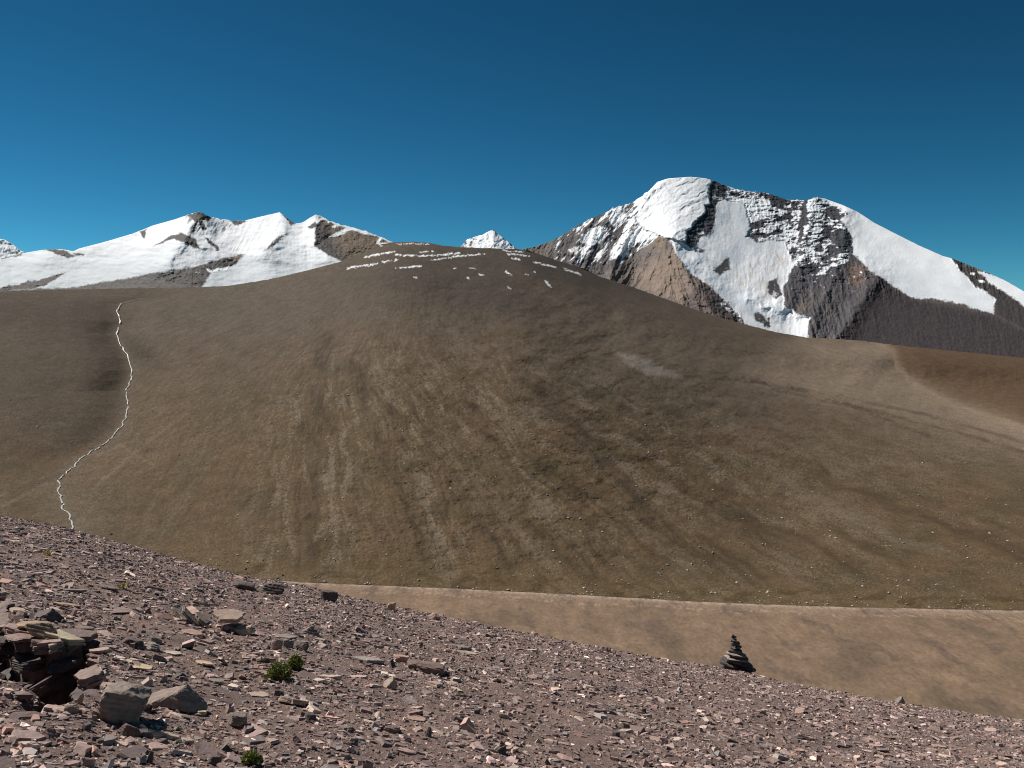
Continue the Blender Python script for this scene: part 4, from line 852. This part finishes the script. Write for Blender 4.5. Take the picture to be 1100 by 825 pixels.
def rim_shade_stones():
    """stones added in and around the dark hollow, mostly coloured dark to paint its shade"""
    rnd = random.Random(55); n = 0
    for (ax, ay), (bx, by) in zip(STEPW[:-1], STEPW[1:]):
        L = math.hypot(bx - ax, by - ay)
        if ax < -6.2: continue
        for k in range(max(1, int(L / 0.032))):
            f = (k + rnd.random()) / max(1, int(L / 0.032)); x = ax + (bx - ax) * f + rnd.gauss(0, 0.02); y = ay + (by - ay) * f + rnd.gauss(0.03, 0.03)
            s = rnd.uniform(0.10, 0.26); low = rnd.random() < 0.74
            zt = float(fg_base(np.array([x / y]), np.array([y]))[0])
            o = bpy.data.objects.new('rim_stone', rock_mesh('rim_stone', rnd.choice(['slab', 'slab', 'block']), s, s * rnd.uniform(0.8, 1.2), s * rnd.uniform(0.18, 0.4), tuple(np.array(G_DARK) * rnd.uniform(0.7, 1.2)) if low else tuple(PALETTE[rnd.choice([0, 1, 3])] * 0.75), rnd, layer=0.02)); col.objects.link(o)  # added stones, the low ones near black: the shade of the wall put into their colour
            thing(o, 'jagged slate added to the rim or wall of the hollow to deepen its shade', 'rock', 'slates added to the wall of the dark hollow')
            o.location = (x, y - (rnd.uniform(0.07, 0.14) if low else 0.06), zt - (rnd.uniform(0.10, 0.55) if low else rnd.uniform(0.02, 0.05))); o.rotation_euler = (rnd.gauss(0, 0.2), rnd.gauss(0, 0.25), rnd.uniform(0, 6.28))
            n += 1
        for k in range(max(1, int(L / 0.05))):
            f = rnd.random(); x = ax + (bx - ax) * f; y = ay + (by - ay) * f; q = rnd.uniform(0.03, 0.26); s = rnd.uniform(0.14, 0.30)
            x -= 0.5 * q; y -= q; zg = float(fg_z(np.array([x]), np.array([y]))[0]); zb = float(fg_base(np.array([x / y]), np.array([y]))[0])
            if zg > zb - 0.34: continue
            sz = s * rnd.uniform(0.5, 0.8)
            o = bpy.data.objects.new('hollow_stone', rock_mesh('hollow_stone', rnd.choice(['block', 'boulder', 'slab']), s, s * 0.8, sz, tuple(np.array(G_DARK) * rnd.uniform(0.6, 1.0)), rnd, layer=0.03)); col.objects.link(o)  # added to blacken the hollow, its shade is in their colour
            thing(o, 'broken slate added inside the hollow on the left, coloured dark as its shade', 'rock', 'slates added inside the dark hollow to blacken it')
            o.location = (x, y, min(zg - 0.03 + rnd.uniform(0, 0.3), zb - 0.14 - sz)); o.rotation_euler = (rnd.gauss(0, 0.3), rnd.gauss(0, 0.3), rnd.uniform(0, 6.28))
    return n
N_RIM = rim_shade_stones()

def loose_slates(n):
    rnd = random.Random(123)
    protos = [rock_mesh('loose_stone', rnd.choice(['slab', 'slab', 'slab', 'block']), 1.0, rnd.uniform(0.5, 0.9), rnd.uniform(0.10, 0.26), tuple(PALETTE[rnd.choice([0, 1, 0, 3, 3, 4, 5, 7])]), rnd, layer=0.09) for _ in range(16)]
    k = 0
    while k < n:
        px = rnd.uniform(-10, 1110); py = lin(CREST, px) + 2 + ((825 - lin(CREST, px)) * rnd.random() ** 1.1 if k % 4 else 3 * rnd.random())
        X, Y, Z = ground_at(px, py)
        if min((abs(px - r[0]) / (r[2] * 0.6 + 5) + abs(py - r[1]) / 14) for r in ROCKS) < 1.0: continue
        s = min(0.30, 0.075 * (1 - rnd.random()) ** (-1 / 2.2) * (0.65 + 0.035 * Y)); s = min(s, 17 * Y / F)
        o = bpy.data.objects.new('loose_stone', protos[k % 16]); col.objects.link(o)
        o.scale = (s, s * rnd.uniform(0.7, 1.1), s * rnd.uniform(0.6, 1.1))
        thing(o, 'small loose flat slate lying among the reddish gravel of the slope', 'stone', 'loose slates strewn over the slope')
        place(o, px, py, rnd.uniform(0, 360), rnd.gauss(0, 9), rnd.gauss(0, 9), sink=0.01 * s)
        k += 1
loose_slates(160)

# ------------------------------------------------------------------ cairn on the crest
def cairn():
    rnd = random.Random(9)
    px, py = 790, 720
    X, Y, Z = ground_at(px, 717)
    mpp = Y / F
    e = bpy.data.objects.new('cairn', None); col.objects.link(e); e.location = (X, Y, Z - 0.05)
    e.empty_display_size = 0.2; e.scale = (1.1, 1.1, 0.95)
    thing(e, 'dark pointed cairn of stacked flat stones on the skyline crest', 'cairn')
    # layer: height px above foot, centre dx px, width px, thick px, tilt deg
    lay = [(-2, 0.5, 33, 5, 14), (2.4, 1.6, 30, 4.6, 15), (6.8, 0.4, 31, 3.4, 15), (10.2, 1.2, 27, 4.4, 15), (14.4, 0.2, 28, 2.6, 15), (17.0, 0.8, 22, 3.4, 14), (20.4, 0.8, 21, 2.4, 12), (22.8, 0.4, 15, 4, 8), (26.6, -0.4, 11.5, 4.4, 3), (30.8, -1.0, 9.5, 4.4, -4), (35, -1.6, 7, 3.8, 5), (38.6, -2.2, 5, 3.2, 0), (41.5, -2.8, 3.4, 2.2, 6)]
    for i, (hz, dx, wp, tp, tl) in enumerate(lay):
        colr = [(0.075, 0.068, 0.066), (0.10, 0.09, 0.086), (0.085, 0.075, 0.072), (0.30, 0.26, 0.23)][3 if i in (4, 6, 12) else i % 3]  # pale layers: sunlit ledge tops put into the stone colour
        n = 1 if i > 3 else 2
        for j in range(n):
            w = wp * mpp * (0.62 if n == 2 else 1.0); d = wp * mpp * 0.78
            o = bpy.data.objects.new('stone', rock_mesh('stone', 'block', w * 1.0, d * 0.9, tp * mpp * 1.05, colr, rnd, 0.3, layer=tp * mpp / 2)); col.objects.link(o)
            o.parent = e; ox = 0 if n == 1 else (-0.21 if j == 0 else 0.22) * wp
            o.location = ((dx + ox + rnd.uniform(-1.3, 1.3)) * mpp, rnd.uniform(-0.03, 0.03) + (0.02 if j else 0), (hz - ox * math.tan(math.radians(tl)) + 1.5) * mpp)
            o.rotation_euler = (math.radians(rnd.uniform(-3, 3)), math.radians(tl + rnd.uniform(-5, 5)), math.radians(rnd.uniform(-40, 40)))
cairn()

# ------------------------------------------------------------------ plants
def leaf_mat(name, a, b):
    m = bpy.data.materials.new(name); m.use_nodes = True; N = m.node_tree.nodes; L = m.node_tree.links
    p = N['Principled BSDF']; p.inputs['Roughness'].default_value = 0.6
    g = N.new('ShaderNodeNewGeometry'); r = N.new('ShaderNodeValToRGB'); r.color_ramp.elements[0].color = (*a, 1); r.color_ramp.elements[1].color = (*b, 1)
    L.new(g.outputs['Random Per Island'], r.inputs[0]); L.new(r.outputs[0], p.inputs['Base Color']); return m
M_GREEN = leaf_mat('green_leaves', (0.09, 0.125, 0.03), (0.40, 0.40, 0.12)); M_YEL = leaf_mat('dry_leaves', (0.36, 0.30, 0.10), (0.60, 0.50, 0.22))
M_STEM = bpy.data.materials.new('plant_stem'); M_STEM.use_nodes = True
_n = M_STEM.node_tree.nodes.new('ShaderNodeTexNoise'); _n.inputs['Scale'].default_value = 40
_r = M_STEM.node_tree.nodes.new('ShaderNodeValToRGB'); _r.color_ramp.elements[0].color = (0.05, 0.04, 0.015, 1); _r.color_ramp.elements[1].color = (0.14, 0.12, 0.05, 1)
M_STEM.node_tree.links.new(_n.outputs[0], _r.inputs[0]); M_STEM.node_tree.links.new(_r.outputs[0], M_STEM.node_tree.nodes['Principled BSDF'].inputs['Base Color'])
def plant(px, py, wp, hp, mat, label, n, seed):
    rnd = random.Random(seed); X, Y, Z = ground_at(px, py); mpp = Y / F; R = wp * mpp / 2; H = hp * mpp
    e = bpy.data.objects.new('cushion_plant', None); col.objects.link(e); e.location = (X, Y + R * 0.6, float(fg_z(np.array([X]), np.array([Y + R * 0.6]))[0])); e.empty_display_size = 0.1
    thing(e, label, 'plant')
    V, Fc, SV, SF = [], [], [], []
    for _ in range(n):
        a = rnd.uniform(0, 6.283); r = R * math.sqrt(rnd.random()) * (0.8 + 0.25 * math.sin(3 * a + seed)); hz = H * (1 - (r / R) ** 2 * 0.75) * rnd.uniform(0.55, 1.12)
        bx, by = r * 0.55 * math.cos(a), r * 0.55 * math.sin(a); tx, ty = r * math.cos(a), r * math.sin(a)
        s0 = len(SV); w = 0.0016
        SV += [(bx - w, by, -0.02), (bx + w, by, -0.02), (tx, ty, hz)]; SF.append((s0, s0 + 1, s0 + 2))
        for k in range(5):
            f = rnd.uniform(0.35, 1.0); c = Vector((bx + (tx - bx) * f, by + (ty - by) * f, hz * f))
            d = Vector((rnd.gauss(math.cos(a) * 0.5, 0.7), rnd.gauss(math.sin(a) * 0.5, 0.7), rnd.uniform(0.1, 1.2))).normalized(); sd_ = d.cross(Vector((rnd.random(), rnd.random(), rnd.random()))).normalized()
            l = rnd.uniform(0.016, 0.034) * (Y / 7.5) ** 0.5; b = l * 0.28; q = len(V); up = d.cross(sd_) * (l * 0.12)
            V += [tuple(c), tuple(c + d * l * 0.5 + sd_ * b - up), tuple(c + d * l), tuple(c + d * l * 0.5 - sd_ * b - up)]; Fc += [(q, q + 1, q + 2), (q, q + 2, q + 3)]
    for nm, v, f, mt in (('foliage', V, Fc, mat), ('stem', SV, SF, M_STEM)):
        me = bpy.data.meshes.new(nm); me.from_pydata(v, [], f); me.materials.append(mt); o = bpy.data.objects.new(nm, me); col.objects.link(o); o.parent = e
plant(297, 732, 33, 20, M_GREEN, 'bright green cushion plant, larger and nearer clump of the pair', 420, 3)
plant(316, 720, 21, 17, M_GREEN, 'smaller green cushion plant behind the larger clump', 240, 4)
plant(267, 822, 26, 14, M_GREEN, 'low green plant at the bottom edge of the slope', 200, 8)
plant(49, 597, 14, 5, M_YEL, 'yellowish dry tuft high on the left of the slope', 26, 12)
plant(130, 632, 13, 6, M_YEL, 'yellow-green tuft behind the row of stones', 26, 13)

# ------------------------------------------------------------------ pale boulders strewn along the foot of the hillside
def boulder_stuff(n):
    g = np.random.default_rng(5); V = []; loops = []; cc = []; tmpl_v = np.array([(1, 0, 0), (-1, 0, 0), (0, 1, 0), (0, -1, 0), (0, 0, 1), (0, 0, -1)], float)
    tf = np.array([(0, 2, 4), (2, 1, 4), (1, 3, 4), (3, 0, 4), (2, 0, 5), (1, 2, 5), (3, 1, 5), (0, 3, 5)])
    cnt = 0
    while cnt < n:
        px = g.uniform(-20, 1120); tb = g.random() ** 2.4 * 0.62
        yb = lin(HILL_BASE, px); yt = lin(HILL_TOP, px); py = yb - 1 + (yt - yb) * tb
        cl = fbm(np.array([px / 26]), np.array([py / 22]), 3, 901)[0]
        if g.random() > np.clip(0.35 + 1.3 * cl, 0.03, 1): continue
        if px < 190 and g.random() < 0.6: continue
        Y = hill_depth(px, py); p = pt(px, py, Y)
        s = min(2.4, 0.42 * (1 - g.random()) ** (-1 / 2.0)) * (0.6 + 0.4 * Y / 1000)
        v = tmpl_v * g.uniform(0.5, 1.1, (6, 1)) * s; a = g.uniform(0, 6.28); v = np.stack([v[:, 0] * np.cos(a) - v[:, 1] * np.sin(a), v[:, 0] * np.sin(a) + v[:, 1] * np.cos(a), v[:, 2] * 0.7], -1)
        V.append(v + p + [0, 0, 0.2 * s]); loops.append(tf + cnt * 6); k = g.uniform(0.16, 0.5); cc.append(np.tile([k, k * 0.87, k * 0.72], (6, 1))); cnt += 1
    loops = np.concatenate(loops).ravel(); nf = len(loops) // 3
    o = new_mesh('scattered_boulders', np.concatenate(V), loops, np.arange(nf) * 3, np.full(nf, 3), terrain_mat('pale_boulder', [(1.0, 3)], 0.2, 0.2, 0.3), np.concatenate(cc), smooth=False)
    o['kind'] = 'stuff'
boulder_stuff(3200)
